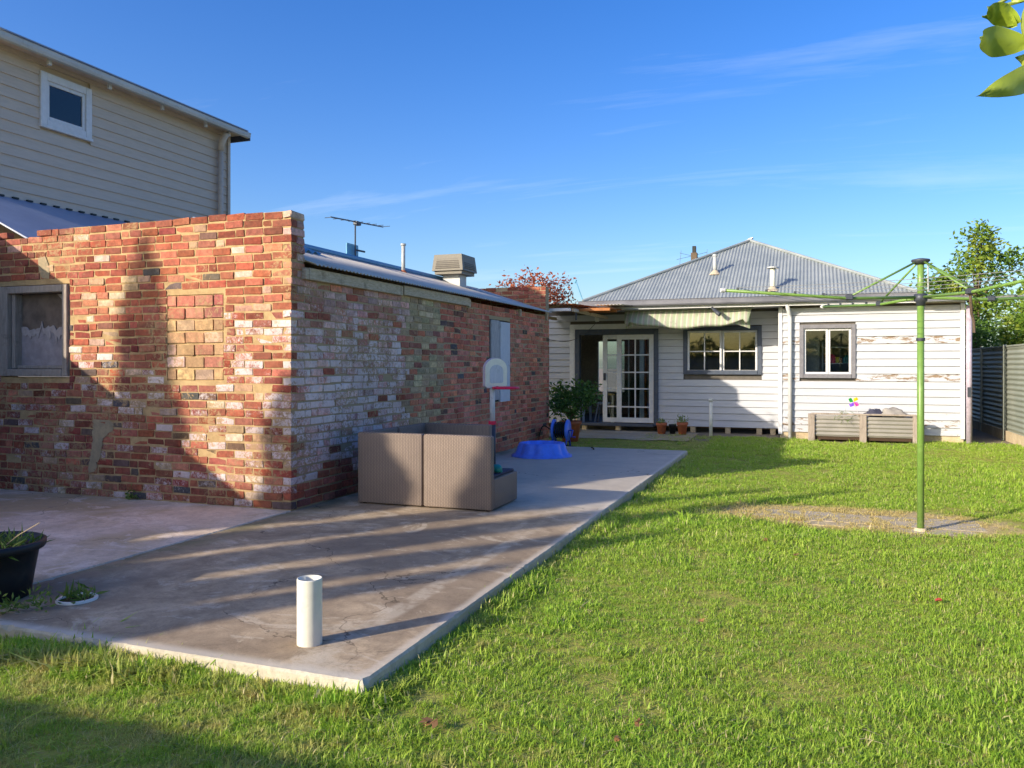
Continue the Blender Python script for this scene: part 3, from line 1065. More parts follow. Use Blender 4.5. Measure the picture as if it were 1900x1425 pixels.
a = thing('vent_pipe', "slim grey vent pipe standing on the shed roof", 'pipe', (-6.3, 11.9, 3.12))
m = MB(); m.tube([(-6.3, 11.9, 3.05), (-6.3, 11.9, 3.58)], .032, 12); m.build('pipe', M['zinc'], a, True)
m = MB(); m.tube([(-6.3, 11.9, 3.58), (-6.3, 11.9, 3.61)], .045, 12); m.build('cap', M['zinc'], a)
m = MB(); m.lathe((-6.3, 11.9, 3.10), [(.10, 0), (.06, .03), (.034, .07)], 14); m.build('flashing', M['terracotta'], a)

a = thing('evaporative_cooler', "boxy evaporative cooler on a duct above the shed roof", 'cooler', (-6.2, 13.7, 3.1))
def frustum(mb, c, w0, w1, d0, d1, z0, z1):
    v = []
    for (w, d, z) in ((w0, d0, z0), (w1, d1, z1)):
        v += [(c[0] - w, c[1] - d, z), (c[0] + w, c[1] - d, z), (c[0] + w, c[1] + d, z), (c[0] - w, c[1] + d, z)]
    mb.add(v, [(0, 3, 2, 1), (4, 5, 6, 7), (0, 1, 5, 4), (1, 2, 6, 5), (2, 3, 7, 6), (3, 0, 4, 7)])
m = MB(); frustum(m, (-6.2, 13.75), .17, .17, .15, .15, 2.95, 3.31); m.build('duct', M['zinc'], a)
m = MB(); frustum(m, (-6.2, 13.75), .27, .27, .30, .30, 3.27, 3.33); m.build('tray', M['cooler'], a)
m = MB(); frustum(m, (-6.2, 13.75), .31, .275, .34, .31, 3.331, 3.63); m.build('casing', M['cooler'], a)
for s in range(7):
    z = 3.37 + s * .032
    m = MB(); w = .24 - s * .004; yy = 13.75 - .34 + (z - 3.33) / .30 * .05
    m.box(-6.2 - w, -6.2 + w, yy - .012, yy - .002, z, z + .018); m.build('louvre', M['louvre_lap_shade'], a)
    m = MB(); xx = -6.2 + .31 - (z - 3.33) / .30 * .06
    m.box(xx + .002, xx + .012, 13.75 - w, 13.75 + w, z, z + .018); m.build('louvre', M['louvre_lap_shade'], a)

# ------------------------------------------------------------------ neighbour's two-storey weatherboard house
NX = -11.0
nh = thing('neighbour_house', "two-storey beige weatherboard house behind the brick shed", 'house', (NX, 13.2, 0))
NY0, NY1 = 8.05, 13.27
wy0, wy1, wz0, wz1 = 9.08, 9.88, 5.33, 6.02
NT_ = 6.27
m = MB()
m.box(-17, NX - .03, 7.30, NY0, 2.4, 4.0); m.box(-17, NX - .03, NY0, wy0, 2.4, NT_); m.box(-17, NX - .03, wy1, NY1, 2.4, NT_)
m.box(-17, NX - .03, wy0, wy1, 2.4, wz0); m.box(-17, NX - .03, wy0, wy1, wz1, NT_)
m.box(-17, NX - .6, wy0 + .001, wy1 - .001, wz0 + .001, wz1 - .001)
m.build('wall', M['grey_board'], nh)


def board_y(mb, y0, y1, z, e, x):
    """weatherboard on a wall that faces +x"""
    mb.add([(x - .028, y0, z), (x + .020, y0, z), (x - .002, y0, z + e + .012), (x - .028, y0, z + e + .012),
            (x - .028, y1, z), (x + .020, y1, z), (x - .002, y1, z + e + .012), (x - .028, y1, z + e + .012)],
           [(0, 1, 2, 3), (7, 6, 5, 4), (0, 4, 5, 1), (1, 5, 6, 2), (2, 6, 7, 3), (3, 7, 4, 0)])


z = 3.0
while z < NT_ - .03:
    e = .168
    for (p, q) in cut([(wy0 - .06, wy1 + .06, wz0 - .07, wz1 + .05)], NY0, NY1, z, z + e):
        m = MB(); board_y(m, p, q, z, e, NX); m.build('weatherboard', M['grey_board'], nh)
    z += e
w = MB()
w.bbox(NX + .0, NX + .045, wy0 - .065, wy0 + .045, wz0 - .05, wz1 + .07, .004)
w.bbox(NX + .0, NX + .045, wy1 - .045, wy1 + .065, wz0 - .05, wz1 + .07, .004)
w.bbox(NX + .0, NX + .044, wy0 + .046, wy1 - .046, wz1 - .045, wz1 + .069, .004)
w.bbox(NX + .0, NX + .060, wy0 - .08, wy1 + .08, wz0 - .095, wz0 - .051, .004)
w.bbox(NX + .0, NX + .044, wy0 + .046, wy1 - .046, wz0 - .05, wz0 + .045, .004)
wnf = w.build('window', M['white_trim'], nh)
w = MB()
for (p, q, r_, s) in ((wy0 + .046, wy0 + .10, wz0 + .046, wz1 - .046), (wy1 - .10, wy1 - .046, wz0 + .046, wz1 - .046)):
    w.bbox(NX - .02, NX + .02, p, q, r_, s, .003)
w.bbox(NX - .02, NX + .02, wy0 + .101, wy1 - .101, wz0 + .046, wz0 + .10, .003); w.bbox(NX - .02, NX + .02, wy0 + .101, wy1 - .101, wz1 - .10, wz1 - .046, .003)
w.build('sash', M['white_trim'], wnf)
m = MB(); m.box(NX - .005, NX, wy0 + .10, wy1 - .10, wz0 + .10, wz1 - .10); m.build('pane', M['dull_glass'], wnf)
m = MB(); m.bbox(NX - .12, NX - .08, 9.42, 9.47, wz0 + .05, wz0 + .24, .01); m.build('bottle_on_sill', M['pvc'], wnf)
# eave, gutter with joints, brackets
m = MB(); m.box(NX - .05, NX + .30, NY0, NY1 + .19, NT_ - .005, NT_ + .02); m.build('eave_lining', M['grey_board'], nh)
g0 = NX + .30
prof = [(0, 0.09), (0, 0), (.03, -.01), (.07, 0), (.085, .04), (.09, .09), (.10, .095)]
m = MB(); m.grid([[(g0 + px_, y, NT_ - .07 + pz) for (px_, pz) in prof] for y in (NY0, 10, 12, NY1 + .22)])
solidify(m.build('gutter', M['zinc'], nh), .003)
for y in (8.6, 9.7, 10.6, 11.5, 12.4, 13.1):
    m = MB(); m.grid([[(g0 + px_ * 1.04 - .002, yy, NT_ - .073 + pz * 1.02) for (px_, pz) in prof] for yy in (y, y + .05)]); solidify(m.build('gutter_joint', M['zinc'], nh), .004)
for y in (8.98, 10.1, 11.25, 12.35, 13.0):
    m = MB(); m.box(NX + .20, NX + .24, y, y + .06, NT_ - .13, NT_ - .006); m.build('eave_bracket', M['white_trim'], nh)
m = MB(); m.grid([[(g0 + .03, y, NT_ + .08), (NX - 6, y, NT_ + .30)] for y in (NY0, NY1 + .22)]); solidify(m.build('roof_sheet', M['lean'], nh), .02)
m = MB(); m.box(NX - 6, NX + .37, NY1 + .20, NY1 + .23, NT_ - .12, NT_ + .03); m.build('barge_board', M['blue_trim'], nh)
m = MB(); m.box(-17, NX - .01, NY1, NY1 + .015, 3.0, NT_ - .01); m.build('return_boarding', M['grey_board'], nh)
m = MB(); m.bbox(NX + .021, NX + .05, NY1 - .05, NY1 + .02, 3.0, NT_ - .01, .004); m.build('corner_stop', M['grey_board'], nh)
m = MB(); m.tube([(NX + .09, 12.95, 3.0), (NX + .09, 12.95, 5.86)], .05, 12); m.build('downpipe', M['grey_board'], nh, True)
m = MB(); m.tube([(NX + .09, 12.95, 5.84), (NX + .11, 12.95, 5.98), (NX + .24, 12.95, NT_ - .09)], .06, 12); m.build('downpipe_elbow', M['grey_board'], nh, True)
# blue-grey lean-to roof against it
ln = MB()
ln.grid([[(NX + .02, y, 4.04), (NX + 1.9, y, 3.15)] for y in (7.35, 10.9)])
solidify(ln.build('lean_to_roof', M['lean'], nh), .02)
for y in np.arange(7.4, 10.8, .23):
    m = MB(); m.box(NX + .02, NX + .06, y, y + .09, 4.045, 4.07); m.build('roof_rib_end', M['black'], nh)

# ------------------------------------------------------------------ white weatherboard house
HY, RY = 18.5, 19.3          # face of the right-hand room, face of the recess
XL, XC, XR = -8.4, -0.57, 2.97
Z0, Z1 = 0.15, 2.84
house = thing('weatherboard_house', "white weatherboard house with hipped grey corrugated roof at the end of the lawn", 'house', (XC, HY, 0))
HR = (-0.17, 0.95, 1.315, 2.465)        # right window opening (outer frame)
HM = (-2.77, -0.99, 1.375, 2.50)        # kitchen window
HD = (-5.42, -3.36, 0.14, 2.47)         # sliding door


def wall_with_hole(mb, x0, x1, z0, z1, y0, y1, hs):
    a = x0
    for (p, q, r_, s) in hs:
        mb.box(a, p, y0, y1, z0, z1)
        if r_ > z0: mb.box(p, q, y0, y1, z0, r_)
        mb.box(p, q, y0, y1, s, z1)
        a = q
    mb.box(a, x1, y0, y1, z0, z1)


def inset(hh, d):
    return (hh[0] + d, hh[1] - d, hh[2] + (d if hh[2] > .2 else 0), hh[3] - d)


m = MB()
wall_with_hole(m, XC, XR, Z0, 2.95, HY + .031, HY + .12, [inset(HR, .05)])
wall_with_hole(m, XL, XC - .001, Z0, 2.95, RY + .031, RY + .12, [inset(HD, .06), inset(HM, .05)])
m.box(XC + .001, XC + .1, HY + .121, RY + .119, Z0, 2.95)
m.box(XR - .1, XR, HY + .121, 25, Z0, 2.95)
m.build('wall', M['louvre_lap_shade'], house)  # dark core shown through the board gaps stands in for lap shadows


def board_x(x0, x1, z, e, y, peel, mat='white_board'):
    mb = MB()
    mb.add([(x0, y + .03, z), (x0, y - .024, z), (x0, y + .002, z + e - .008), (x0, y + .03, z + e - .008),
            (x1, y + .03, z), (x1, y - .024, z), (x1, y + .002, z + e - .008), (x1, y + .03, z + e - .008)],
           [(3, 2, 1, 0), (4, 5, 6, 7), (1, 5, 4, 0), (2, 6, 5, 1), (3, 7, 6, 2), (0, 4, 7, 3)])
    o_ = mb.build('weatherboard', M[mat], house)
    o_.color = (1, 1, 1, peel)
    return o_


E_ = .158
NB = int((Z1 - Z0) / E_) + 1
for k in range(NB):
    z = Z0 + k * E_
    e = min(E_, 2.86 - z)
    if e < .03: continue
    peel = {0: .7, 1: .85, 2: .6, 3: .5, 4: .45, 5: .15, 6: .2, 7: .95, 8: .15, 9: .1, 10: .1, 11: .05, 12: .95, 13: .5, 14: .45, 15: .1, 16: .05, 17: 0}.get(k, .1)
    for (p, q) in cut([HR], XC + .05, XR - .06, z, z + e):
        board_x(p, q, z, e, HY, peel)
    for (p, q) in cut([HM, HD, (-5.56, -5.42, 0, 2.61), (-5.42, -3.36, 2.4, 2.61)], XL, XC - .002, z, z + e):
        board_x(p, q, z, e, RY, .05)
# corner boards
m = MB(); m.bbox(XC - .035, XC + .048, HY - .03, HY + .05, Z0 - .06, 2.86, .004); m.build('corner_board', M['white_trim'], house)
m = MB(); m.bbox(XR - .058, XR + .02, HY - .03, HY + .05, Z0 - .06, 2.86, .004); m.build('corner_board', M['white_trim'], house)
for k in range(NB):                     # boards on the return of the right-hand room
    z = Z0 + k * E_; e = min(E_, 2.86 - z)
    if e > .03:
        m = MB(); m.box(XC - .012, XC - .002, HY + .055, RY - .02, z, z + e - .006); o_ = m.build('weatherboard', M['white_board'], house); o_.color = (1, 1, 1, .1)
# base: concrete plinth under the right-hand room, stumps under the recess
m = MB(); m.box(XC, XR, HY + .012, HY + .1, -.02, Z0 - .002); m.build('plinth', M['plinth'], house)
for x in (-5.2, -4.35, -3.3, -2.55, -1.75, -1.05, -.75):
    m = MB(); m.bbox(x - .06, x + .06, RY + .01, RY + .13, -.05, Z0 - .003, .006); m.build('stump', M['plinth'], house)
m = MB(); m.box(XL, XC, RY + .4, RY + .45, -.02, Z0); m.build('underfloor', M['black'], house)
# soffit, eave fascia and gutter over the whole front
GY = 18.12
m = MB(); m.box(-5.35, 2.10, GY + .05, RY + .1, 2.90, 2.915); m.build('soffit', M['white_trim'], house)
m = MB(); m.box(-5.35, 2.95, GY + .045, GY + .065, 2.865, 3.02); m.build('fascia', M['white_trim'], house)
gp = [(0.04, .13), (.04, 0), (0, -.005), (-.06, 0.0), (-.085, .03), (-.09, .09), (-.075, .10), (-.08, .13), (-.095, .14)]
m = MB(); m.grid([[(x, GY + a_, 2.93 + b_) for (a_, b_) in gp] for x in np.linspace(-5.0, 2.15, 8)])
solidify(m.build('gutter', M['gutter'], house), .004)
m = MB(); m.grid([[(x, GY + .01 + a_ * .8, 2.885 + b_ * .7) for (a_, b_) in gp] for x in (2.16, 3.05)])
solidify(m.build('small_gutter', M['gutter'], house), .004)
# hipped corrugated roof
EL, ER, EY, EZ = -4.90, 2.10, 18.06, 3.06
HW = (ER - EL) / 2
RISE = 1.72
AX, AY = (EL + ER) / 2, EY + HW


def roof_plane(n_per=6, pitch=.076, amp=.010):
    n = int((ER - EL) / pitch * n_per)
    lo, hi = [], []
    for i in range(n + 1):
        x = EL + (ER - EL) * i / n
        t_ = min(x - EL, ER - x)
        w_ = amp * math.cos(2 * math.pi * i / n_per)
        lo.append((x, EY, EZ + w_)); hi.append((x, EY + t_, EZ + RISE * t_ / HW + w_))
    return lo, hi


lo, hi = roof_plane()
m = MB(); m.grid([lo, hi]); m.build('roof_sheet', M['roof'], house, True)
for sgn, xe in ((-1, EL), (1, ER)):
    n = int(9.0 / .076 * 6)
    lo, hi = [], []
    for i in range(n + 1):
        y = EY + 9.0 * i / n
        t_ = min(y - EY, HW)
        w_ = .010 * math.cos(2 * math.pi * i / 6)
        lo.append((xe, y, EZ + w_)); hi.append((xe - sgn * t_, y, EZ + RISE * t_ / HW + w_))
    m = MB(); m.grid([lo, hi] if sgn < 0 else [hi, lo]); m.build('roof_sheet', M['roof'], house, True)
for xe in (EL, ER):
    m = MB(); m.tube([(xe, EY, EZ + .02), (AX, AY, EZ + RISE + .03)], .035, 8); m.build('hip_cap', M['roof'], house)
m = MB(); m.tube([(AX, AY - .02, EZ + RISE + .04), (AX, EY + 9, EZ + RISE + .04)], .05, 8); m.build('ridge_cap', M['white_trim'], house)
m = MB(); m.add([(AX - .62, AY + .25, EZ + RISE - .18), (AX + .05, AY + .25, EZ + RISE + .14), (AX + .05, AY + .55, EZ + RISE + .16), (AX - .62, AY + .55, EZ + RISE - .16)], [(0, 1, 2, 3)])
solidify(m.build('ridge_flashing', M['white_trim'], house), .03)
# skillion over the right-hand end
m = MB(); m.grid([[(x, y, 2.99 + .008 * math.cos(i * math.pi / 3) + (y - 18.05) * .06) for i, x in enumerate(np.linspace(2.06, 3.08, 81))] for y in (18.05, 24)])
solidify(m.build('skillion_roof', M['rusty'], house, True), .003)
m = MB(); m.box(2.05, 3.0, HY - .06, HY - .04, 2.86, 2.96); m.build('skillion_fascia', M['timber'], house)
# roof vents
for (x, dy, hgt, cap, lbl) in ((-2.06, 1.45, .43, False, 0), (-0.72, .38, .46, True, 1)):
    y = EY + dy; zb = EZ + RISE * dy / HW
    m = MB(); m.tube([(x, y, zb - .05), (x, y, zb + hgt)], .055 if cap else .05, 12); o_ = m.build('flue', M['pvc'] if cap else M['zinc'], house, True)
    if cap:
        m = MB(); m.tube([(x, y, zb + hgt - .12), (x, y, zb + hgt)], .045, 12); m.build('flue_neck', M['dark_metal'], o_)
        m = MB(); m.lathe((x, y, zb + hgt), [(.13, 0), (.12, .03), (.02, .05)], 14); m.build('flue_cap', M['zinc'], o_)
    else:
        m = MB(); m.lathe((x, y, zb + hgt - .04), [(.055, 0), (.062, .02), (.055, .05)], 12); m.build('flue_collar', M['zinc'], o_)
    m = MB(); m.lathe((x, y, zb - .03), [(.16, -.02), (.10, .04), (.056, .09)], 14); m.build('flue_flashing', M['timber'], o_)


def window_frame(hh, y, outer, inner, name, t1=.085, mull=()):
    x0, x1, z0, z1 = hh
    w = MB()
    w.bbox(x0, x0 + t1, y - .045, y + .06, z0, z1, .004); w.bbox(x1 - t1, x1, y - .045, y + .06, z0, z1, .004)
    w.bbox(x0 + t1 + .001, x1 - t1 - .001, y - .044, y + .06, z1 - t1, z1 - .001, .004)
    w.bbox(x0 + t1 + .001, x1 - t1 - .001, y - .060, y + .06, z0 + .001, z0 + t1, .004)
    return w.build(name, M[outer], house)


def sash(par, x0, x1, z0, z1, y, nx_, nz_, mat='white_trim', t=.045, bar=.024, glass='glass', zs=None):
    w = MB()
    w.bbox(x0, x0 + t, y - .02, y + .02, z0, z1, .003); w.bbox(x1 - t, x1, y - .02, y + .02, z0, z1, .003)
    w.bbox(x0 + t + .0005, x1 - t - .0005, y - .0195, y + .0195, z0, z0 + t, .003); w.bbox(x0 + t + .0005, x1 - t - .0005, y - .0195, y + .0195, z1 - t, z1, .003)
    o_ = w.build('sash', M[mat], par)
    xs2 = [x0 + t + (x1 - x0 - 2 * t) * i / nx_ for i in range(nx_ + 1)]
    zs2 = [z0 + t + (z1 - z0 - 2 * t) * i / nz_ for i in range(nz_ + 1)] if zs is None else zs
    b = MB()
    for x in xs2[1:-1]: b.box(x - bar / 2, x + bar / 2, y - .016, y + .016, z0 + t, z1 - t)
    for z in zs2[1:-1]: b.box(x0 + t, x1 - t, y - .0145, y + .0145, z - bar / 2, z + bar / 2)
    if nx_ * nz_ > 1: b.build('glazing_bars', M[mat], par)
    for i in range(nx_):
        for j in range(nz_):
            p = MB(); p.box(xs2[i] - .002, xs2[i + 1] + .002 if i == nx_ - 1 else xs2[i + 1] - .001, y - .002, y + .002, zs2[j], zs2[j + 1] - .001); p.build('pane', M[glass], par)
    return o_


f = window_frame(HR, HY, 'grey_trim', 'white_trim', 'window')
f['label'] = "grey framed two-light window in the sunlit wall"
sash(f, HR[0] + .086, .405, HR[2] + .086, HR[3] - .086, HY + .02, 1, 1)
sash(f, .405, HR[1] - .086, HR[2] + .086, HR[3] - .086, HY + .035, 1, 1)
f = window_frame(HM, RY, 'blue_trim', 'white_trim', 'window', .10)
f['label'] = "slate blue framed kitchen window of eight panes"
sash(f, HM[0] + .101, -1.885, HM[2] + .06, HM[3] - .101, RY - .015, 2, 2)
sash(f, -1.875, HM[1] - .101, HM[2] + .06, HM[3] - .101, RY + .03, 2, 2)
# sliding door
x0, x1, z0, z1 = HD
w = MB()
w.bbox(x0, x0 + .11, RY - .05, RY + .12, z0, z1, .004); w.bbox(x1 - .11, x1, RY - .05, RY + .12, z0, z1, .004)
w.bbox(x0 + .111, x1 - .111, RY - .049, RY + .12, z1 - .13, z1 - .001, .004); w.bbox(x0 + .111, x1 - .111, RY - .07, RY + .14, z0 - .03, z0 + .04, .004)
fd = w.build('door_frame', M['blue_trim'], house)
zz = [.30, .62, 1.02, 1.42, 1.82, 2.26]
d1 = sash(fd, -4.74, -3.72, .20, 2.34, RY + .075, 3, 5, 'white_trim', .11, .03, zs=[.31, .58, 1.02, 1.42, 1.84, 2.23])
d2 = sash(fd, -4.38, -3.47, .20, 2.335, RY + .02, 2, 5, 'white_trim', .12, .032, zs=[.32, .58, 1.02, 1.42, 1.84, 2.215])
m = MB(); m.bbox(-4.72, -4.66, RY + .035, RY + .052, 1.22, 1.40, .004); m.tube([(-4.69, RY + .03, 1.25), (-4.69, RY + .0, 1.31), (-4.69, RY + .03, 1.37)], .008, 6); m.build('door_handle', M['dark_metal'], fd)
w = MB()
w.bbox(-5.56, -5.43, RY - .035, RY + .03, Z0, 2.60, .004); w.bbox(-5.429, -3.36, RY - .034, RY + .03, 2.475, 2.60, .004)
w.build('architrave', M['white_trim'], house)
# downpipes on the right-hand room
m = MB(); m.tube([(-.36, HY - .075, 0.0), (-.36, HY - .075, 2.60), (-.38, HY - .10, 2.72), (-.42, GY + .05, 2.90)], .042, 12); m.build('downpipe', M['white_trim'], house, True)
m = MB(); m.tube([(3.06, HY - .045, 0.0), (3.06, HY - .045, 2.80)], .055, 12); m.build('downpipe', M['lilac'], house, True)
for z in (.5, 1.6, 2.4):
    m = MB(); m.box(-.42, -.30, HY - .035, HY - .017, z, z + .03); m.build('pipe_clip', M['zinc'], house)
m = MB(); m.bbox(3.02, 3.09, HY - .12, HY - .101, .95, 1.15, .005); m.build('tap_bracket', M['dark_metal'], house)
# a dim room behind the glass: floor, back wall with a window opening, side walls
m = MB(); m.box(-8.2, 2.8, RY + .15, 24, .10, .14); m.build('interior_floor', M['floor_in'], house)
m = MB()
wall_with_hole(m, -8.2, 2.8, .14, 2.9, 23.5, 23.6, [(-5.9, -5.1, .8, 2.3)])
m.box(-8.3, -8.2, RY + .15, 23.5, .14, 2.9); m.box(XC + .12, XC + .22, RY + .13, 23.5, .14, 2.9)
m.box(-8.2, 2.8, RY + .125, 23.6, 2.93, 2.94); m.box(2.75, 2.85, HY + .13, 23.5, .14, 2.9)
m.build('interior_wall', M['interior'], house)
m = MB(); m.bbox(-4.0, -3.88, 20.5, 20.62, .14, 2.6, .004); m.build('interior_post', M['orange_wood'], house)

# furniture seen through the open door
tb = thing('dining_table', "white table inside the open sliding door", 'table', (-5.0, 20.1, .14))
m = MB(); m.bbox(-5.4, -4.55, 19.8, 20.6, .84, .88, .004); m.build('table_top', M['timber'], tb)
for (x, y) in ((-5.36, 19.84), (-4.6, 19.84), (-5.36, 20.55), (-4.6, 20.55)):
    m = MB(); m.bbox(x - .03, x + .03, y - .03, y + .03, .14, .839, .004); m.build('leg', M['white_trim'], tb)
st = thing('white_stool', "white splayed-leg stool under the table inside the door", 'stool', (-4.85, 20.05, .14))
m = MB(); m.bbox(-5.05, -4.68, 19.9, 20.25, .60, .64, .008); m.build('seat', M['white_trim'], st)
for sx, sy in ((-1, -1), (1, -1), (-1, 1), (1, 1)):
    m = MB(); m.tube([(-4.865 + sx * .14, 20.075 + sy * .12, .60), (-4.865 + sx * .22, 20.075 + sy * .18, .14)], .018, 6); m.build('leg', M['white_trim'], st)
sh = thing('kitchen_counter', "kitchen bench behind the eight-pane window", 'bench', (-1.9, 19.6, .14))
m = MB(); m.bbox(-2.9, -.75, RY + .14, RY + .7, 1.30, 1.34, .004); m.build('bench_top', M['timber'], sh)
m = MB(); m.box(-2.88, -.77, RY + .18, RY + .68, .14, 1.299); m.build('cupboard', M['white_trim'], sh)
for i, (x, hgt, r_, mt) in enumerate(((-1.62, .10, .03, 'pvc'), (-1.48, .16, .035, 'yellow'), (-1.28, .13, .02, 'white_trim'), (-1.18, .15, .02, 'white_trim'), (-2.5, .09, .04, 'zinc'))):
    m = MB(); m.lathe((x, RY + .2, 1.342), [(0.001, 0), (r_, 0), (r_, hgt * .6), (r_ * .4, hgt * .8), (r_ * .4, hgt), (0.001, hgt)], 12)
    tag(m.build('jar', M[mt]), ["round white jar on the kitchen windowsill", "yellow bottle on the kitchen windowsill", "slim white bottle on the kitchen windowsill, nearer the yellow one", "slim white bottle on the kitchen windowsill, nearer the window frame", "squat metal jar behind the left kitchen casement"][i], 'jar', 'jars on the kitchen sill')
bk = thing('bookshelf', "shelf of coloured toys and books behind the right-hand window", 'shelf', (.7, 19.4, .14))
m = MB(); m.box(.30, .32, 19.3, 19.6, .14, 2.1); m.box(1.3, 1.32, 19.3, 19.6, .14, 2.1); m.build('side_panel', M['white_trim'], bk)
for z in (1.35, 1.62, 1.98):
    m = MB(); m.box(.321, 1.299, 19.31, 19.6, z, z + .02); m.build('shelf', M['white_trim'], bk)
x = .34
ii = 0
while x < 1.25:
    wdt = random.uniform(.03, .08)
    m = MB(); m.box(x, x + wdt, 19.33, 19.5, 1.642, 1.642 + random.uniform(.12, .24)); m.build('book', M[random.choice(['red', 'teal', 'yellow', 'blue_plastic', 'orange_wood', 'white_trim', 'green_foil'])], bk)
    x += wdt + .006; ii += 1
m = MB(); m.bbox(-.12, .25, 19.2, 19.25, 1.2, 2.2, .01); tag(m.build('interior_door', M['interior']), "pale inner door frame seen through the right-hand window", 'door')

# ------------------------------------------------------------------ awning, light, wires, rusty lean-to
aw = thing('striped_awning', "green and cream striped canvas awning hanging slack above the kitchen window", 'awning', (-2.6, 18.4, 2.88))
x0, x1 = -3.98, -1.18
rows_ = []
NUx = 44
for j in range(13):
    r_ = []
    for i in range(NUx + 1):
        s = i / NUx
        x = x0 + (x1 - x0) * s
        e = abs(2 * s - 1)
        drop = .50 - .22 * e ** 2.5 + .02 * math.sin(s * 17) + (.12 if e > .93 else 0)
        t_ = j / 12
        y = 18.52 - .30 * math.sin(t_ * math.pi * .55) + .02 * math.sin(s * 23 + t_ * 4) * t_
        zz_ = 2.86 - drop * t_ ** 1.1
        if t_ > .85: y += (t_ - .85) * .9 * (1 - e * .5); zz_ += (t_ - .85) * .35
        r_.append((x + .06 * (t_ - .3) * (1 if s < .5 else -1) * e ** 3, y, zz_))
    rows_.append(r_)
m = MB(); m.grid(rows_); solidify(m.build('canvas', M['awning'], aw, True), .002)
m = MB(); m.add([(x0, 18.50, 2.84), (x0 + .02, 18.42, 2.44), (x0 + .30, 18.30, 2.50), (x0 + .34, 18.25, 2.62), (x0 + .02, 18.45, 2.50)], [(0, 1, 4), (0, 4, 3), (4, 1, 2), (4, 2, 3)]); solidify(m.build('flap', M['awning'], aw), .003)
m = MB(); m.add([(x1, 18.50, 2.84), (x1 - .02, 18.42, 2.40), (x1 - .30, 18.30, 2.50), (x1 - .34, 18.25, 2.62), (x1 - .02, 18.45, 2.48)], [(0, 4, 1), (0, 3, 4), (4, 2, 1), (4, 3, 2)]); solidify(m.build('flap', M['awning'], aw), .003)
m = MB(); m.tube([(x0 - .04, 18.5, 2.865), (x1 + .04, 18.5, 2.865)], .022, 10); m.build('roller', M['zinc'], aw)
m = MB(); m.tube([(-2.05, 18.40, 2.90), (-1.98, 18.18, 2.86), (-1.86, 18.05, 2.74), (-1.80, 18.02, 2.70)], [.03, .03, .045, .05], 8); m.bbox(-2.10, -2.0, 18.38, 18.46, 2.86, 2.92, .01)
tag(m.build('flood_light', M['dark_metal']), "small dark flood light under the gutter in front of the awning", 'light')
m = MB(); m.lathe((-4.84, RY - .12, 2.66), [(.001, .14), (.05, .13), (.06, .06), (.05, .0), (.001, -.01)], 12); m.box(-4.87, -4.81, RY - .1, RY - .02, 2.76, 2.80)
tag(m.build('porch_light', M['white_trim']), "small white bulb light above the sliding door", 'light')
m = MB(); pts = []
for i in range(15):
    s = i / 14
    pts.append((SHX + .02 + (-4.84 - SHX) * s, 15.6 + (RY - .12 - 15.6) * s, 2.12 + .55 * s - .22 * math.sin(s * math.pi)))
m.tube(pts, .006, 5)
tag(m.build('sagging_cable', M['black']), "thin dark cable sagging from the shed to the porch light", 'cable')
lt = thing('rusty_lean_to', "patched rusty corrugated lean-to roof between the shed and the house", 'roof', (-5.2, 17.3, 2.7))
def corr_sheet(x0, x1, y0, y1, z00, z10, mat, nm='roof_sheet'):
    """ribs run along y"""
    n = int((x1 - x0) / .076 * 6)
    rows_ = []
    for (y, z) in ((y0, z00), (y1, z10)):
        rows_.append([(x0 + (x1 - x0) * i / n, y, z + .010 * math.cos(2 * math.pi * i / 6)) for i in range(n + 1)])
    mb = MB(); mb.grid(rows_); return solidify(mb.build(nm, M[mat], lt, True), .003)
corr_sheet(-6.0, -4.55, 16.0, 19.3, 2.86, 2.96, 'rusty')
corr_sheet(-4.9, -4.0, 16.6, 19.2, 2.80, 2.92, 'rusty')
corr_sheet(-4.35, -3.75, 17.0, 18.3, 2.90, 2.96, 'shed_roof')
m = MB(); m.bbox(-5.1, -3.9, 16.55, 16.62, 2.74, 2.80, .004); m.build('batten', M['orange_wood'], lt)
m = MB(); m.bbox(-4.95, -3.95, 17.4, 17.46, 2.76, 2.82, .004); m.build('batten', M['orange_wood'], lt)
m = MB(); m.bbox(-5.0, -4.55, 15.8, 15.88, 2.70, 2.76, .004); m.build('white_batten', M['white_trim'], lt)
for x in (-5.9, -4.6):
    m = MB(); m.bbox(x - .03, x + .03, 16.2, 19.2, 2.71, 2.78, .004); m.build('rafter', M['timber'], lt)
m = MB(); m.tube([(-4.62, 16.5, 2.55), (-4.62, 16.5, 2.74)], .02, 6); m.build('hook', M['dark_metal'], lt)
m = MB(); m.bbox(-5.95, -5.87, 16.2, 16.28, 0.0, 2.72, .004); m.build('post', M['timber'], lt)

m = MB(); m.tube([(-5.05, 18.8, 3.02), (-5.28, 18.8, 3.66)], .012, 6); m.tube([(-5.30, 18.8, 3.58), (-5.26, 18.8, 3.66)], .02, 6)
tag(m.build('service_rod', M['cyan']), "thin pale blue leaning rod at the left end of the house roof", 'rod')
ch = thing('chimney', "narrow brown chimney with a wire aerial behind the hipped roof", 'chimney', (-5.4, 29.0, 3))
m = MB(); m.bbox(-3.62, -3.42, 26.9, 27.1, 3.5, 5.30, .01); m.build('stack', M['bark'], ch)
m = MB(); m.bbox(-3.58, -3.46, 26.94, 27.06, 5.30, 5.52, .01); m.build('pot', M['black'], ch)
m = MB()
for (p, q) in (((-4.1, 27, 5.1), (-3.1, 27, 5.3)), ((-4.0, 27, 5.32), (-3.1, 27, 5.05)), ((-4.0, 27, 4.9), (-3.95, 27, 5.4)), ((-3.15, 27, 4.9), (-3.1, 27, 5.4))):
    m.tube([p, q], .006, 5)
m.build('aerial_wires', M['dark_metal'], ch)

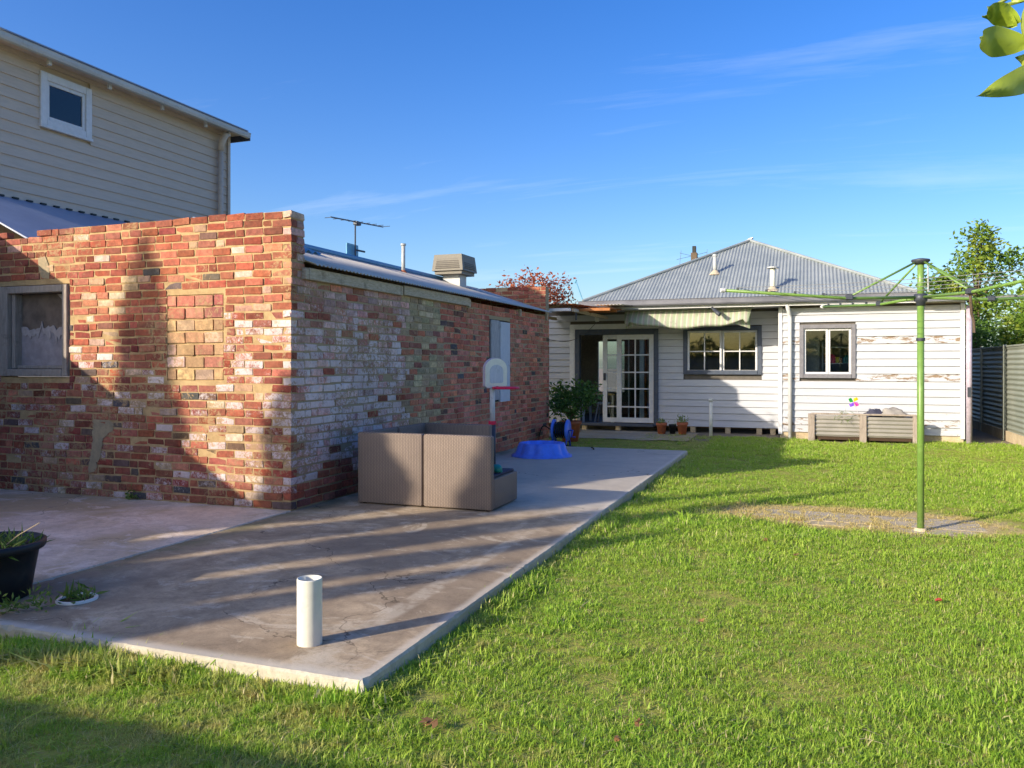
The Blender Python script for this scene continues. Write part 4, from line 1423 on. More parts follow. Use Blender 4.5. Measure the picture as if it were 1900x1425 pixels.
# ------------------------------------------------------------------ fence on the right
FX = 3.95
fence = thing('sheet_fence', "tall green-grey corrugated sheet fence along the right side of the lawn", 'fence', (FX, 18, 0))
posts = [1.7 + 2.4 * i + .85 for i in range(11)]
posts = [19.72 + 2.4 * (i - 7) for i in range(11)]
for y in posts:
    m = MB(); m.bbox(FX - .045, FX + .02, y - .035, y + .035, -.1, 2.03, .004); m.build('fence_post', M['fence'], fence)
for a_, b_ in zip(posts[:-1], posts[1:]):
    n = 17 * 6
    rows_ = []
    for y in (a_ + .036, b_ - .036):
        rows_.append([(FX + .014 * max(-.7, min(.7, 1.4 * math.sin(2 * math.pi * i / 6))), y, .2 + 1.78 * i / n) for i in range(n + 1)])
    m = MB(); m.grid(rows_); solidify(m.build('fence_panel', M['fence'], fence), .002)
    m = MB(); m.bbox(FX - .03, FX + .03, a_ + .036, b_ - .036, 1.975, 2.01, .004); m.build('top_rail', M['fence'], fence)
    m = MB(); m.bbox(FX - .035, FX + .02, a_ + .036, b_ - .036, -.05, .21, .004); m.build('plinth_board', M['plinth'], fence)

# ------------------------------------------------------------------ rotary clothesline
HX, HYY = 1.02, 8.63
rc = thing('rotary_clothesline', "lime green rotary clothesline standing on pavers in the lawn", 'clothesline', (HX, HYY, 0))
m = MB(); m.tube([(HX, HYY, -.05), (HX, HYY, 2.19)], .032, 16); m.build('pole', M['lime'], rc, True)
m = MB(); m.tube([(HX, HYY, 1.83), (HX, HYY, 1.86)], .040, 16); m.build('collar', M['dark_metal'], rc)
m = MB(); m.tube([(HX, HYY, 2.19), (HX, HYY, 2.60)], .030, 16); m.build('inner_pole', M['lime'], rc, True)
m = MB(); m.tube([(HX, HYY, 2.17), (HX, HYY, 2.205), (HX, HYY, 2.215), (HX, HYY, 2.28), (HX, HYY, 2.285)], [.042, .042, .06, .06, .045], 16); m.build('hub', M['dark_metal'], rc, True)
m = MB(); m.tube([(HX, HYY, 2.57), (HX, HYY, 2.60), (HX, HYY, 2.615), (HX, HYY, 2.625)], [.05, .085, .08, .03], 16); m.build('head', M['dark_metal'], rc, True)
m = MB(); m.tube([(HX, HYY, -.02), (HX, HYY, .03)], [.075, .05], 14); m.build('ground_socket', M['plinth'], rc)
th = R(20.2)
rgt = Vector((math.cos(th), math.sin(th), 0)); fwd = Vector((-math.sin(th), math.cos(th), 0))
al = R(5.5)
dirs = [-rgt * math.cos(al) - fwd * math.sin(al), -rgt * math.sin(al) + fwd * math.cos(al)]
dirs = dirs + [-dirs[0], -dirs[1]]
C0 = Vector((HX, HYY, 0))
for d in dirs:
    m = MB(); m.tube([C0 + d * .05 + Vector((0, 0, 2.25)), C0 + d * .72 + Vector((0, 0, 2.235)), C0 + d * 1.95 + Vector((0, 0, 2.30))], .0145, 10); arm = m.build('arm', M['lime'], rc, True)
    m = MB(); m.tube([C0 + d * 1.945 + Vector((0, 0, 2.30)), C0 + d * 1.985 + Vector((0, 0, 2.302))], .021, 10); m.build('end_cap', M['white_trim'], arm)
    m = MB(); m.tube([C0 + d * .06 + Vector((0, 0, 2.585)), C0 + d * .72 + Vector((0, 0, 2.25))], .010, 8); m.build('brace', M['lime'], rc, True)
    q = C0 + d * .72 + Vector((0, 0, 2.24))
    m = MB(); m.bbox(q.x - .035, q.x + .035, q.y - .035, q.y + .035, q.z - .022, q.z + .03, .008); m.build('brace_bracket', M['dark_metal'], arm)
    for rr_ in (.98, 1.26, 1.54, 1.82):
        q = C0 + d * rr_ + Vector((0, 0, 2.235 + .065 * (rr_ - .72) / 1.23 + .02))
        m = MB(); m.bbox(q.x - .012, q.x + .012, q.y - .012, q.y + .012, q.z - .008, q.z + .014, .003); m.build('line_clip', M['dark_metal'], arm)
for rr_ in (.98, 1.26, 1.54, 1.82):
    z = 2.235 + .065 * (rr_ - .72) / 1.23 + .035
    for k in range(4):
        a_, b_ = C0 + dirs[k] * rr_, C0 + dirs[(k + 1) % 4] * rr_
        pts = [a_.lerp(b_, s / 8) + Vector((0, 0, z - .025 * math.sin(math.pi * s / 8))) for s in range(9)]
        m = MB(); m.tube(pts, .0024, 4, False); m.build('clothes_wire', M['wire'], rc)
m = MB(); m.tube([C0 + Vector((.06, -.02, 2.56)), C0 + Vector((.062, -.02, 2.30))], .006, 6); m.build('winding_rod', M['zinc'], rc)
q = C0 + dirs[3] * .72
m = MB(); m.tube([q + Vector((0, 0, 2.22)), q + Vector((.01, 0, 2.05)), q + Vector((.03, .01, 1.98)), q + Vector((.03, 0, 1.88))], .012, 6)
tag(m.build('hanging_strap', M['bark']), "short brown strap hanging from the clothesline arm", 'strap')
for i, (x0, x1, y0, y1) in enumerate(((-.72, -.06, 8.86, 9.36), (-.03, .62, 8.82, 9.36), (.66, 1.62, 8.78, 9.34), (-.05, .66, 8.58, 8.78), (.70, 1.5, 8.50, 8.74))):
    m = MB(); m.bbox(x0, x1, y0, y1, -.03, .003 + .002 * (i % 2), .006)
    tag(m.build('paver', M['paver']), ["grey paver half sunk in the dry grass, farthest from the clothesline pole", "grey paver in the dry grass, in the middle of the back row", "grey paver just behind the clothesline pole", "narrow grey paver strip in front of the middle paver", "narrow grey paver strip at the foot of the clothesline pole"][i], 'paver', 'pavers under the clothesline')

# ------------------------------------------------------------------ wicker lounge modules
def module(label, x0, x1, y0, y1, backs):
    t_ = thing('wicker_sofa_module', label, 'sofa', ((x0 + x1) / 2, (y0 + y1) / 2, .1), 'wicker lounge modules')
    bx0 = x0 + (.085 if 'L' in backs else 0); by0 = y0 + (.085 if 'F' in backs else 0); by1 = y1 - (.085 if 'B' in backs else 0)
    m = MB(); m.bbox(bx0 + .001, x1, by0 + .001, by1 - .001, .115, .425, .012, 2); m.build('base', M['wicker'], t_, True)
    m = MB(); m.bbox(bx0 + .03, x1 - .03, by0 + .01, by1 - .02, .426, .455, .012, 2); m.build('seat_pad', M['cushion'], t_)
    if 'F' in backs: m = MB(); m.bbox(x0, x1, y0, y0 + .085, .112, .872, .016, 2); m.build('backrest', M['wicker'], t_, True)
    if 'B' in backs: m = MB(); m.bbox(x0, x1, y1 - .085, y1, .112, .872, .016, 2); m.build('backrest', M['wicker'], t_, True)
    if 'L' in backs: m = MB(); m.bbox(x0, x0 + .084, y0 + (.086 if 'F' in backs else 0), y1 - (.086 if 'B' in backs else 0), .112, .871, .016, 2); m.build('backrest', M['wicker'], t_, True)
    for (x, y) in ((x0 + .06, y0 + .06), (x1 - .06, y0 + .06), (x0 + .06, y1 - .06), (x1 - .06, y1 - .06)):
        m = MB(); m.tube([(x, y, .1), (x, y, .118)], .022, 8); m.build('foot', M['black'], t_)
    return t_


module("wicker corner module nearest the brick shed's corner", -4.58, -3.805, 7.60, 8.36, 'FL')
module("wicker module with an open seat end, right of the corner module", -3.79, -3.02, 7.60, 8.38, 'F')
module("wicker corner module at the back, against the brick wall", -4.56, -3.62, 8.38, 9.14, 'BL')
m = MB(); bm = bmesh.new(); bmesh.ops.create_icosphere(bm, subdivisions=3, radius=.052)
for v in bm.verts: v.co = Vector((v.co.x * 1.15, v.co.y, v.co.z * .9)) + Vector((-2.99 - .10, 7.93, .505))
m.addbm(bm); bm = bmesh.new(); bmesh.ops.create_icosphere(bm, subdivisions=2, radius=.018)
for v in bm.verts: v.co += Vector((-3.05, 7.95, .475))
m.addbm(bm)
tag(m.build('teal_ball', M['teal'], smooth=True), "small teal rubber ball on the open sofa seat", 'ball')

# ------------------------------------------------------------------ toy basketball hoop
bh = thing('toy_basketball_hoop', "toy basketball hoop with white backboard and red rim behind the sofa", 'hoop', (-3.78, 9.55, .1))
bx, by = -3.78, 9.55
m = MB(); m.bbox(bx - .3, bx + .1, by - .16, by + .2, .10, .24, .03, 2); m.build('base', M['black'], bh, True)
m = MB(); m.tube([(bx, by, .2), (bx, by, .86)], .042, 14); m.build('pole_sleeve', M['dark_metal'], bh, True)
m = MB(); m.tube([(bx, by, .85), (bx, by, 1.40)], .034, 14); m.build('pole', M['white_plank'], bh, True)
m = MB(); m.tube([(bx, by, .84), (bx, by, .885)], .052, 14); m.build('collar', M['red'], bh)
ang = R(62)          # the board faces away to the right
nrm_ = Vector((.933, -.36, 0)).normalized(); sd = Vector((-nrm_.y, nrm_.x, 0))
outl = []
for k in range(17):
    a_ = math.pi * k / 16
    outl.append((math.cos(a_) * .20, .17 + math.sin(a_) * .18))
outl += [(-.20, -.13), (-.16, -.17), (.16, -.17), (.20, -.13)]
def plate(outline, thick, offn, name, mat):
    mb = MB(); n = len(outline); c_ = Vector((bx, by, 1.43))
    fr_ = [c_ + sd * p[0] + Vector((0, 0, p[1] * .72)) + nrm_ * offn for p in outline]
    mb.add([*fr_, *[q + nrm_ * thick for q in fr_]], [tuple(range(n)), tuple(range(2 * n - 1, n - 1, -1))] + [(i, n + i, n + (i + 1) % n, (i + 1) % n) for i in range(n)])
    return mb.build(name, M[mat], bh)
plate([(p[0] * 1.035, p[1] * 1.035) for p in outl], .03, .030, 'board_rim', 'lilac')
plate(outl, .05, .020, 'backboard', 'pvc')
plate([(p[0] * .62, p[1] * .62 + .02) for p in outl], .004, .071, 'board_panel', 'white_plank')
cr = Vector((bx, by, 1.31)) + nrm_ * .23
m = MB(); pts = [cr + (nrm_ * math.cos(2 * math.pi * k / 24) + sd * math.sin(2 * math.pi * k / 24)) * .16 for k in range(25)]
m.tube(pts, .015, 8, False); m.build('rim', M['red'], bh, True)
m = MB(); m.tube([Vector((bx, by, 1.31)) + nrm_ * .03, cr - nrm_ * .13], .02, 8); m.build('rim_bracket', M['red'], bh)

# ------------------------------------------------------------------ blue clam-shell sandpit, hose reel, pots
scx, scy = -4.12, 12.62
def scal(a_, z):
    return 1 + (.045 if z > .03 else .02) * (abs(math.cos(a_ * 5.0)) * 2 - 1.2)
m = MB(); m.lathe((scx, scy, .10), [(.50, .0), (.505, .015), (.455, .035), (.43, .06), (.385, .19), (.37, .215), (.345, .222), (.32, .21), (.30, .14), (.2, .10), (.002, .09)], 80, scal)
tag(m.build('shell_sandpit', M['blue_plastic'], smooth=True), "scalloped blue plastic shell sandpit on the concrete", 'sandpit')

hr = thing('hose_reel', "blue hose reel with dark hose by the shed's far corner", 'hose reel', (-4.55, 15.05, .0))
rx, ry, rz = -4.52, 15.05, .33
for sx in (-.14, .14):
    m = MB(); m.tube([(rx + sx - .012, ry, rz), (rx + sx + .012, ry, rz)], .21, 24); d_ = m.build('reel_disc', M['blue_plastic'], hr, True)
    m = MB(); m.tube([(rx + sx, ry - .16, .02), (rx + sx * 1.02, ry, rz), (rx + sx, ry + .16, .02)], .018, 8); m.build('stand_leg', M['dark_blue'], hr)
m = MB(); m.tube([(rx - .13, ry, rz), (rx + .13, ry, rz)], .10, 16); m.build('drum', M['dark_blue'], hr, True)
m = MB(); pts = []
for k in range(220):
    a_ = k * 2 * math.pi / 22
    pts.append((rx - .11 + .22 * abs(((k / 110) % 2) - 1), ry + (.125 + .025 * (k // 110)) * math.cos(a_), rz + (.125 + .025 * (k // 110)) * math.sin(a_)))
m.tube(pts, .013, 6); m.build('wound_hose', M['hose'], hr, True)
m = MB(); m.tube([(rx + .16, ry, rz), (rx + .24, ry, rz), (rx + .24, ry - .1, rz - .12), (rx + .32, ry - .1, rz - .12)], .014, 8); m.build('crank', M['dark_blue'], hr)
m = MB(); pts = [(rx - .02, ry - .12, .22), (rx - .3, ry - .05, .40), (rx - .42, ry + .02, .32), (rx - .44, ry - .05, .05), (rx - .2, ry - .3, .115), (rx + .3, ry - .1, .02), (rx + .55, ry - .25, .03), (rx + .75, ry - .65, .06), (rx + .88, ry - .98, .115), (rx + .98, ry - 1.25, .115)]
def smooth_path(p, n=6):
    p = [Vector(q) for q in p]; out = []
    for i in range(len(p) - 1):
        a0, a1, a2, a3 = p[max(i - 1, 0)], p[i], p[i + 1], p[min(i + 2, len(p) - 1)]
        for k in range(n):
            t_ = k / n
            out.append(.5 * ((2 * a1) + (-a0 + a2) * t_ + (2 * a0 - 5 * a1 + 4 * a2 - a3) * t_ ** 2 + (-a0 + 3 * a1 - 3 * a2 + a3) * t_ ** 3))
    return out + [p[-1]]
m.tube(smooth_path(pts), .012, 6); m.build('loose_hose', M['hose'], hr, True)


# leaves as many small folded blades in one mesh per crown
def leaf_mesh(name, centres, size, mat, parent=None, aspect=.45, droop=.3, seed=0, up=0.0):
    rg = np.random.default_rng(seed)
    n = len(centres)
    C = np.asarray(centres, float)
    d = rg.normal(size=(n, 3)); d[:, 2] = d[:, 2] * .6 + up; d /= np.linalg.norm(d, axis=1)[:, None]
    s = rg.normal(size=(n, 3)); s -= d * (s * d).sum(1)[:, None]; s /= np.linalg.norm(s, axis=1)[:, None]
    nn = np.cross(d, s)
    L = size * rg.uniform(.65, 1.3, n)[:, None]; W = L * aspect
    a = C; b = C + d * L * .5 + s * W * .5 + nn * W * .12; c = C + d * L - nn * L * droop * .3; e = C + d * L * .5 - s * W * .5 + nn * W * .12
    off_ = np.array(world_loc(parent)) if parent is not None else np.zeros(3)
    V = np.stack([a, b, c, e], 1).reshape(-1, 3) - off_
    me_ = bpy.data.meshes.new(name)
    me_.vertices.add(4 * n); me_.vertices.foreach_set('co', V.astype(np.float32).ravel())
    idx = np.arange(n)[:, None] * 4
    tri = np.concatenate([idx + np.array([[0, 1, 2]]), idx + np.array([[0, 2, 3]])], 1).reshape(-1)
    me_.loops.add(6 * n); me_.loops.foreach_set('vertex_index', tri.astype(np.int32))
    me_.polygons.add(2 * n); me_.polygons.foreach_set('loop_start', np.arange(0, 6 * n, 3, dtype=np.int32))
    me_.update(calc_edges=True)
    at_ = me_.attributes.new("rnd", 'FLOAT', 'FACE')
    at_.data.foreach_set('value', np.repeat(rg.random(n), 2).astype(np.float32))
    me_.materials.append(mat)
    o_ = bpy.data.objects.new(name, me_); COL.objects.link(o_)
    if parent is not None: o_.parent = parent
    return o_


def clustered(c, rad, ncl, per, spread, seed, shell=.55, flat=1.0):
    rg = np.random.default_rng(seed)
    d = rg.normal(size=(ncl, 3)); d /= np.linalg.norm(d, axis=1)[:, None]
    r_ = rg.uniform(shell, 1.0, ncl)[:, None]
    ctr = np.array(c) + d * r_ * np.array(rad)
    pts_ = (ctr[:, None, :] + rg.normal(size=(ncl, per, 3)) * spread * np.array([1, 1, flat])).reshape(-1, 3)
    return ctr, pts_


def tree(name, label, base, crown_c, rad, ncl, per, spread, lsize, mat, seed, group=None, trunk_r=.09, cat='tree', limbs=14, sub=()):
    t_ = thing(name, label, cat, base, group)
    ctr, pts_ = clustered(crown_c, rad, ncl, per, spread, seed)
    for (c2, r2, n2) in sub:
        c3, p3 = clustered(c2, r2, n2, per, spread, seed + 50)
        ctr = np.concatenate([ctr, c3]); pts_ = np.concatenate([pts_, p3])
    leaf_mesh('crown', pts_, lsize, mat, t_, seed=seed)
    m_ = MB()
    top = Vector(crown_c)
    mid = Vector(base).lerp(top, .55) + Vector((.08, .05, 0))
    m_.tube(smooth_path([base, mid, top]), [trunk_r * (1 - .75 * i / 12) for i in range(13)], 8)
    rr_ = random.Random(seed)
    for c_ in rr_.sample([tuple(x) for x in ctr], min(limbs, len(ctr))):
        s_ = mid.lerp(top, rr_.uniform(-.1, .9))
        e_ = Vector(c_); k_ = s_.lerp(e_, .5) + Vector((0, 0, .08))
        m_.tube([s_, k_, e_], [trunk_r * .35, trunk_r * .22, trunk_r * .08], 5)
    m_.build('trunk', M['bark'], t_)
    return t_


# potted shrub by the shed
ps = thing('potted_shrub', "glossy green shrub in a brown pot at the shed's far corner", 'shrub', (-4.66, 16.2, 0))
m = MB(); m.lathe((-4.66, 16.2, 0), [(.001, .005), (.16, .005), (.21, .36), (.235, .37), (.235, .43), (.205, .43), (.19, .40), (.001, .40)], 24); m.build('pot', M['terracotta'], ps, True)
m = MB()
rr_ = random.Random(3)
tips = []
for k in range(11):
    a_ = k * 2.4; r_ = rr_.uniform(.2, .5); z_ = rr_.uniform(.7, 1.12)
    e_ = (-4.66 + r_ * math.cos(a_), 16.2 + r_ * math.sin(a_), z_)
    m.tube([(-4.66, 16.2, .40), (-4.66 + .35 * r_ * math.cos(a_), 16.2 + .35 * r_ * math.sin(a_), .45 + .4 * (z_ - .4)), e_], [.02, .014, .006], 6); tips.append(e_)
m.build('stems', M['bark'], ps)
P = np.concatenate([np.array(e_) + RNG.normal(size=(140, 3)) * .11 for e_ in tips])
leaf_mesh('foliage', P, .10, M['leaf_dark'], ps, .42, seed=4, up=.3)


def terra(x, y, r_, hgt, label, mt='terracotta', leaves=60, lh=.12):
    t_ = thing('plant_pot', label, 'pot', (x, y, .02), 'pots by the door')
    m_ = MB(); m_.lathe((x, y, .015), [(.001, 0), (r_ * .72, 0), (r_ * .92, hgt * .75), (r_ * 1.05, hgt * .76), (r_ * 1.05, hgt), (r_ * .9, hgt), (r_ * .88, hgt * .9), (.001, hgt * .9)], 20); m_.build('pot', M[mt], t_, True)
    if leaves:
        P_ = np.stack([x + RNG.normal(size=leaves) * r_ * .5, y + RNG.normal(size=leaves) * r_ * .5, .02 + hgt * .9 + np.abs(RNG.normal(size=leaves)) * lh * .5], 1)
        leaf_mesh('herbs', P_, .07, M['weed'], t_, .3, seed=int(x * 100) % 97 + 100, up=.8)


terra(-3.15, 18.5, .12, .26, "terracotta pot with dry herbs by the sliding door", leaves=50, lh=.08)
terra(-2.92, 18.62, .085, .22, "small dark pot between the two terracotta pots", 'black', 0)
terra(-2.68, 18.5, .12, .28, "terracotta pot with taller green herbs, nearer the standpipe", leaves=90, lh=.16)
m = MB(); m.tube([(-2.02, 18.27, -.02), (-2.02, 18.27, .80)], .036, 12); m.tube([(-2.02, 18.27, .79), (-2.02, 18.27, .85)], .048, 12)
tag(m.build('standpipe', M['pvc'], smooth=True), "slim white standpipe in front of the shaded house wall", 'pipe')
m = MB(); m.tube([(-5.08, 18.3, .0), (-5.08, 18.3, .52)], .06, 12); m.lathe((-5.08, 18.3, .52), [(.06, 0), (.05, .04), (.001, .05)], 12)
tag(m.build('cream_bottle', M['plinth'], smooth=True), "cream upright cylinder beside the door behind the shrub", 'cylinder')

# ------------------------------------------------------------------ foreground pipe, black pot, floor waste
px0, py0 = -2.52, 3.69
pp = thing('pvc_pipe', "open white plastic drain pipe standing on the concrete slab", 'pipe', (px0, py0, .1))
m = MB(); R1, R2 = .067, .061
m.lathe((px0, py0, .1), [(R1, 0), (R1, .345), (R1 - .001, .352), (R2, .352), (R2, .03), (.001, .03)], 40); m.build('tube', M['pvc'], pp, True)
m = MB(); m.lathe((px0, py0, .1), [(R2 - .001, .20), (.001, .21)], 20); m.build('inner_disc', M['black'], pp)  # black disc partway down inside the tube
dr = thing('floor_waste', "white broken pipe collar set in the slab with weeds growing in it", 'drain', (-4.38, 3.86, .1))
m = MB(); m.lathe((-4.38, 3.86, .1), [(.122, -.01), (.122, .012), (.11, .018), (.10, .012), (.095, -.03), (.001, -.03)], 30); m.build('collar', M['pvc'], dr, True)
m = MB(); m.lathe((-4.38, 3.86, .1), [(.098, .004), (.001, .010)], 20); m.build('soil', M['soil'], dr)
P = np.stack([-4.38 + RNG.normal(size=46) * .06, 3.86 + RNG.normal(size=46) * .06, np.full(46, .108)], 1)
leaf_mesh('weeds', P, .10, M['weed'], dr, .16, seed=21, up=1.0)
bpx, bpy_ = -4.97, 3.70
bp = thing('black_pot', "large black plastic pot with weeds at the slab's left edge", 'pot', (bpx, bpy_, .1))
m = MB(); m.lathe((bpx, bpy_, .1), [(.001, .004), (.245, .004), (.27, .16), (.295, .30), (.325, .307), (.335, .325), (.335, .355), (.32, .362), (.30, .35), (.29, .32), (.001, .31)], 40); m.build('pot', M['black'], bp, True)
m = MB(); m.lathe((bpx, bpy_, .1), [(.292, .315), (.15, .33), (.001, .322)], 24); m.build('soil', M['soil'], bp)
P = np.stack([bpx + RNG.uniform(-.24, .26, 240), bpy_ + RNG.uniform(-.22, .22, 240), np.full(240, .42)], 1)
leaf_mesh('weeds', P, .11, M['weed'], bp, .12, seed=22, up=.9)
m = MB(); m.tube([(bpx + .12, bpy_, .42), (bpx + .26, bpy_ + .02, .52), (bpx + .40, bpy_ + .05, .60)], .003, 5); m.tube([(bpx - .1, bpy_, .42), (bpx - .12, bpy_ + .02, .56), (bpx - .1, bpy_ + .05, .68)], .003, 5); m.build('dry_stalks', M['plinth'], bp)
for i, (x, y, sd_, nm) in enumerate(((-4.55, 3.50, 31, "low weeds at the foot of the black pot on its left"), (-4.42, 3.62, 32, "weed tuft at the foot of the black pot beside the pipe collar"), (-7.05, 6.92, 33, "small green weed at the foot of the brick wall"))):
    P = np.stack([x + RNG.normal(size=70) * .05, y + RNG.normal(size=70) * .03, .105 + np.abs(RNG.normal(size=70)) * .05], 1)
    tag(leaf_mesh('weed_tuft', P, .05, M['weed'], None, .3, seed=sd_, up=.6), nm, 'weed', 'weeds on the concrete')

# ------------------------------------------------------------------ raised planter by the sunny wall
PY = 17.9
pl = thing('raised_planter', "raised garden bed of corrugated steel with three timber posts", 'planter', (1.05, PY + .2, 0))
for x in (.07, 1.06, 2.04):
    m = MB(); m.bbox(x - .065, x + .065, PY - .02, PY + .07, -.05, .565, .006); m.build('post', M['post_v'], pl)
    m = MB(); m.bbox(x - .065, x + .065, PY + .47, PY + .55, -.05, .56, .006); m.build('post', M['post_v'], pl)
for (a_, b_) in ((.136, .994), (1.126, 1.974)):
    n = 5 * 8
    for y in (PY + .03, PY + .50):
        m = MB(); m.grid([[(x, y + .012 * math.cos(2 * math.pi * i / 8), .12 + .41 * i / n) for i in range(n + 1)] for x in (a_, b_)])
        solidify(m.build('steel_panel', M['planter'], pl), .003)
    m = MB(); m.bbox(a_ - .07, b_ + .07, PY - .012, PY + .06, .566, .60, .004); m.build('capping', M['post_v'], pl)
m = MB(); m.box(.15, 1.96, PY + .06, PY + .47, .05, .50); m.build('soil', M['soil'], pl)
for i, (x, s_, nm) in enumerate(((1.30, .15, "dark grey rock heap in the raised planter"), (1.62, .19, "pale grey rock heap in the raised planter, beside the dark one"))):
    bm = bmesh.new(); bmesh.ops.create_icosphere(bm, subdivisions=3, radius=1)
    for v in bm.verts:
        q = v.co.copy(); k_ = 1 + .25 * math.sin(q.x * 5 + i) * math.sin(q.y * 4) + .12 * math.sin(q.z * 9)
        v.co = Vector((x + q.x * s_ * 1.25 * k_, PY + .27 + q.y * s_ * k_, .55 + q.z * s_ * .8 * k_))
    m = MB(); m.addbm(bm); tag(m.build('rock', M['cushion'] if i == 0 else M['rock'], smooth=True), nm, 'rock', 'rocks in the planter')
pw = thing('toy_pinwheel', "small colourful foil pinwheel stuck in the raised planter", 'pinwheel', (1.0, PY + .1, .5))
m = MB(); m.tube([(1.02, PY + .12, .48), (.90, PY + .08, .80)], .007, 6); m.build('stick', M['white_trim'], pw)
ctr = Vector((.885, PY + .06, .835))
for k, mt in enumerate(('yellow', 'green_foil', 'purple', 'pink_foil')):
    a_ = R(20 + 90 * k)
    u = Vector((math.cos(a_), 0, math.sin(a_))); v_ = Vector((-math.sin(a_), 0, math.cos(a_)))
    m = MB(); m.add([ctr, ctr + u * .10 + v_ * .015, ctr + u * .095 + v_ * .075 + Vector((0, -.03, 0)), ctr + u * .02 + v_ * .07 + Vector((0, -.015, 0))], [(0, 1, 2, 3)]); solidify(m.build('vane', M[mt], pw), .002)
P = np.stack([.72 + RNG.normal(size=40) * .1, PY + .02 + RNG.normal(size=40) * .04, .52 + RNG.normal(size=40) * .06], 1)
tag(leaf_mesh('dry_plant', P, .16, M['weed'], None, .06, seed=41), "wispy dry plant leaning over the planter's left panel", 'plant')

# ------------------------------------------------------------------ trees behind the fences
tree('green_tree', "tall sparse green tree rising behind the house's right end", (4.75, 27.0, 0), (4.6, 27.0, 3.7), (1.05, 1.0, 1.5), 64, 46, .17, .16, M['leaf_green'], 51, 'trees beyond the fence', .11, limbs=26,
     sub=(((4.75, 27.0, 5.0), (.35, .35, .75), 14), ((5.55, 27.2, 4.5), (.4, .4, .6), 9), ((3.7, 27.0, 3.9), (.5, .5, .3), 9)))
tree('lemon_bush', "dense yellow-green citrus tree leaning over the sheet fence", (5.2, 21.2, 0), (5.05, 20.8, 2.35), (1.05, 2.0, 1.05), 150, 48, .17, .13, M['leaf_green'], 52, 'trees beyond the fence', .08, limbs=18)
tree('small_tree', "small green tree cut by the photo's right edge above the fence", (5.9, 22.5, 0), (5.75, 22.5, 3.5), (.75, .9, .9), 60, 60, .16, .15, M['leaf_green'], 53, 'trees beyond the fence', .08, limbs=16)
tree('dark_shrub', "dark shaded shrub between the house and the sheet fence", (4.35, 24.5, 0), (4.4, 24.6, 1.8), (.6, 1.2, 1.1), 50, 42, .17, .13, M['leaf_dark'], 54, 'trees beyond the fence', .06, limbs=10, cat='shrub')
tree('red_leaved_tree', "red-leaved tree behind the far end of the brick shed", (-9.3, 26.5, 0), (-9.0, 26.5, 3.95), (1.5, 1.2, .85), 56, 30, .15, .15, M['leaf_red'], 55, None, .10, limbs=30)

# lemon branch hanging into the top right corner
lm = thing('lemon_tree', "lemon branch with yellow-green leaves hanging into the photo's top right corner", 'tree', (2.2, .1, 0))
def cam_pt(u, v, d):
    r_ = (u - 950) / 1492 * d
    return Vector((0, 0, 1.6)) + rgt * r_ + fwd * d + Vector((0, 0, (677 - v) / 1492 * d))
m = MB(); m.tube(smooth_path([(2.2, .1, 0), (2.15, .12, .9), (2.1, .2, 1.7), (1.7, .45, 2.2), (1.45, .62, 2.32)]), [.07 - .0025 * i for i in range(25)], 8); m.build('trunk', M['bark'], lm)
def P3(u, v, d): return cam_pt(u, v, d)
m = MB(); m.tube(smooth_path([(1.45, .62, 2.32), P3(1990, -60, 1.2), P3(1915, 0, 1.2), P3(1898, 45, 1.2), P3(1910, 90, 1.2)]), .003, 6); m.tube(smooth_path([P3(1990, -60, 1.2), P3(1960, 60, 1.25), P3(1925, 128, 1.22)]), .003, 6); m.build('twig', M['stem'], lm)


def big_leaf(root, tip, width, roll, curl, fold=.25):
    """a single broad leaf with a midrib fold, 12 x 4 faces"""
    root, tip = Vector(root), Vector(tip)
    ax = tip - root; L = ax.length; ax.normalize()
    side = ax.cross(fwd); side.normalize(); nn = side.cross(ax)
    side = side * math.cos(roll) + nn * math.sin(roll); nn = side.cross(ax)
    rows_ = []
    for i in range(13):
        s_ = i / 12
        w_ = width * (max(0, math.sin(math.pi * s_ ** .85)) ** .9) * (1 - .25 * s_ ** 3) + .0004
        c_ = root + ax * L * s_ + nn * curl * math.sin(math.pi * s_) * L
        rows_.append([c_ + side * w_ * q + nn * (fold * abs(q) * w_ + .0025 * math.sin(s_ * 14 + q * 3)) for q in (-1, -.5, 0, .5, 1)])
    mb = MB(); mb.grid(rows_)
    o_ = mb.build('leaf', M['leaf_lemon'], lm, True)
    at_ = o_.data.attributes.new("rnd", 'FLOAT', 'FACE'); at_.data.foreach_set('value', np.full(len(o_.data.polygons), random.random(), np.float32))


big_leaf(P3(1893, 42, 1.20), P3(1833, 12, 1.18), .016, .5, .15)
big_leaf(P3(1888, 48, 1.20), P3(1822, 30, 1.21), .012, 1.0, .1)
big_leaf(P3(1915, 82, 1.20), P3(1820, 68, 1.15), .022, .35, .16)
big_leaf(P3(1930, 120, 1.20), P3(1884, 106, 1.22), .012, .8, .1)
big_leaf(P3(1950, 128, 1.22), P3(1812, 179, 1.16), .020, .25, -.06)
big_leaf(P3(1905, 0, 1.2), P3(1885, -30, 1.2), .014, .3, .1)
for k in range(26):
    p_ = P3(1960 + random.random() * 220, -120 + random.random() * 300, 1.15 + random.random() * .3)
    big_leaf(p_, p_ + Vector((random.gauss(0, .06), random.gauss(0, .04), random.gauss(-.03, .04))), .02, random.random(), .1)

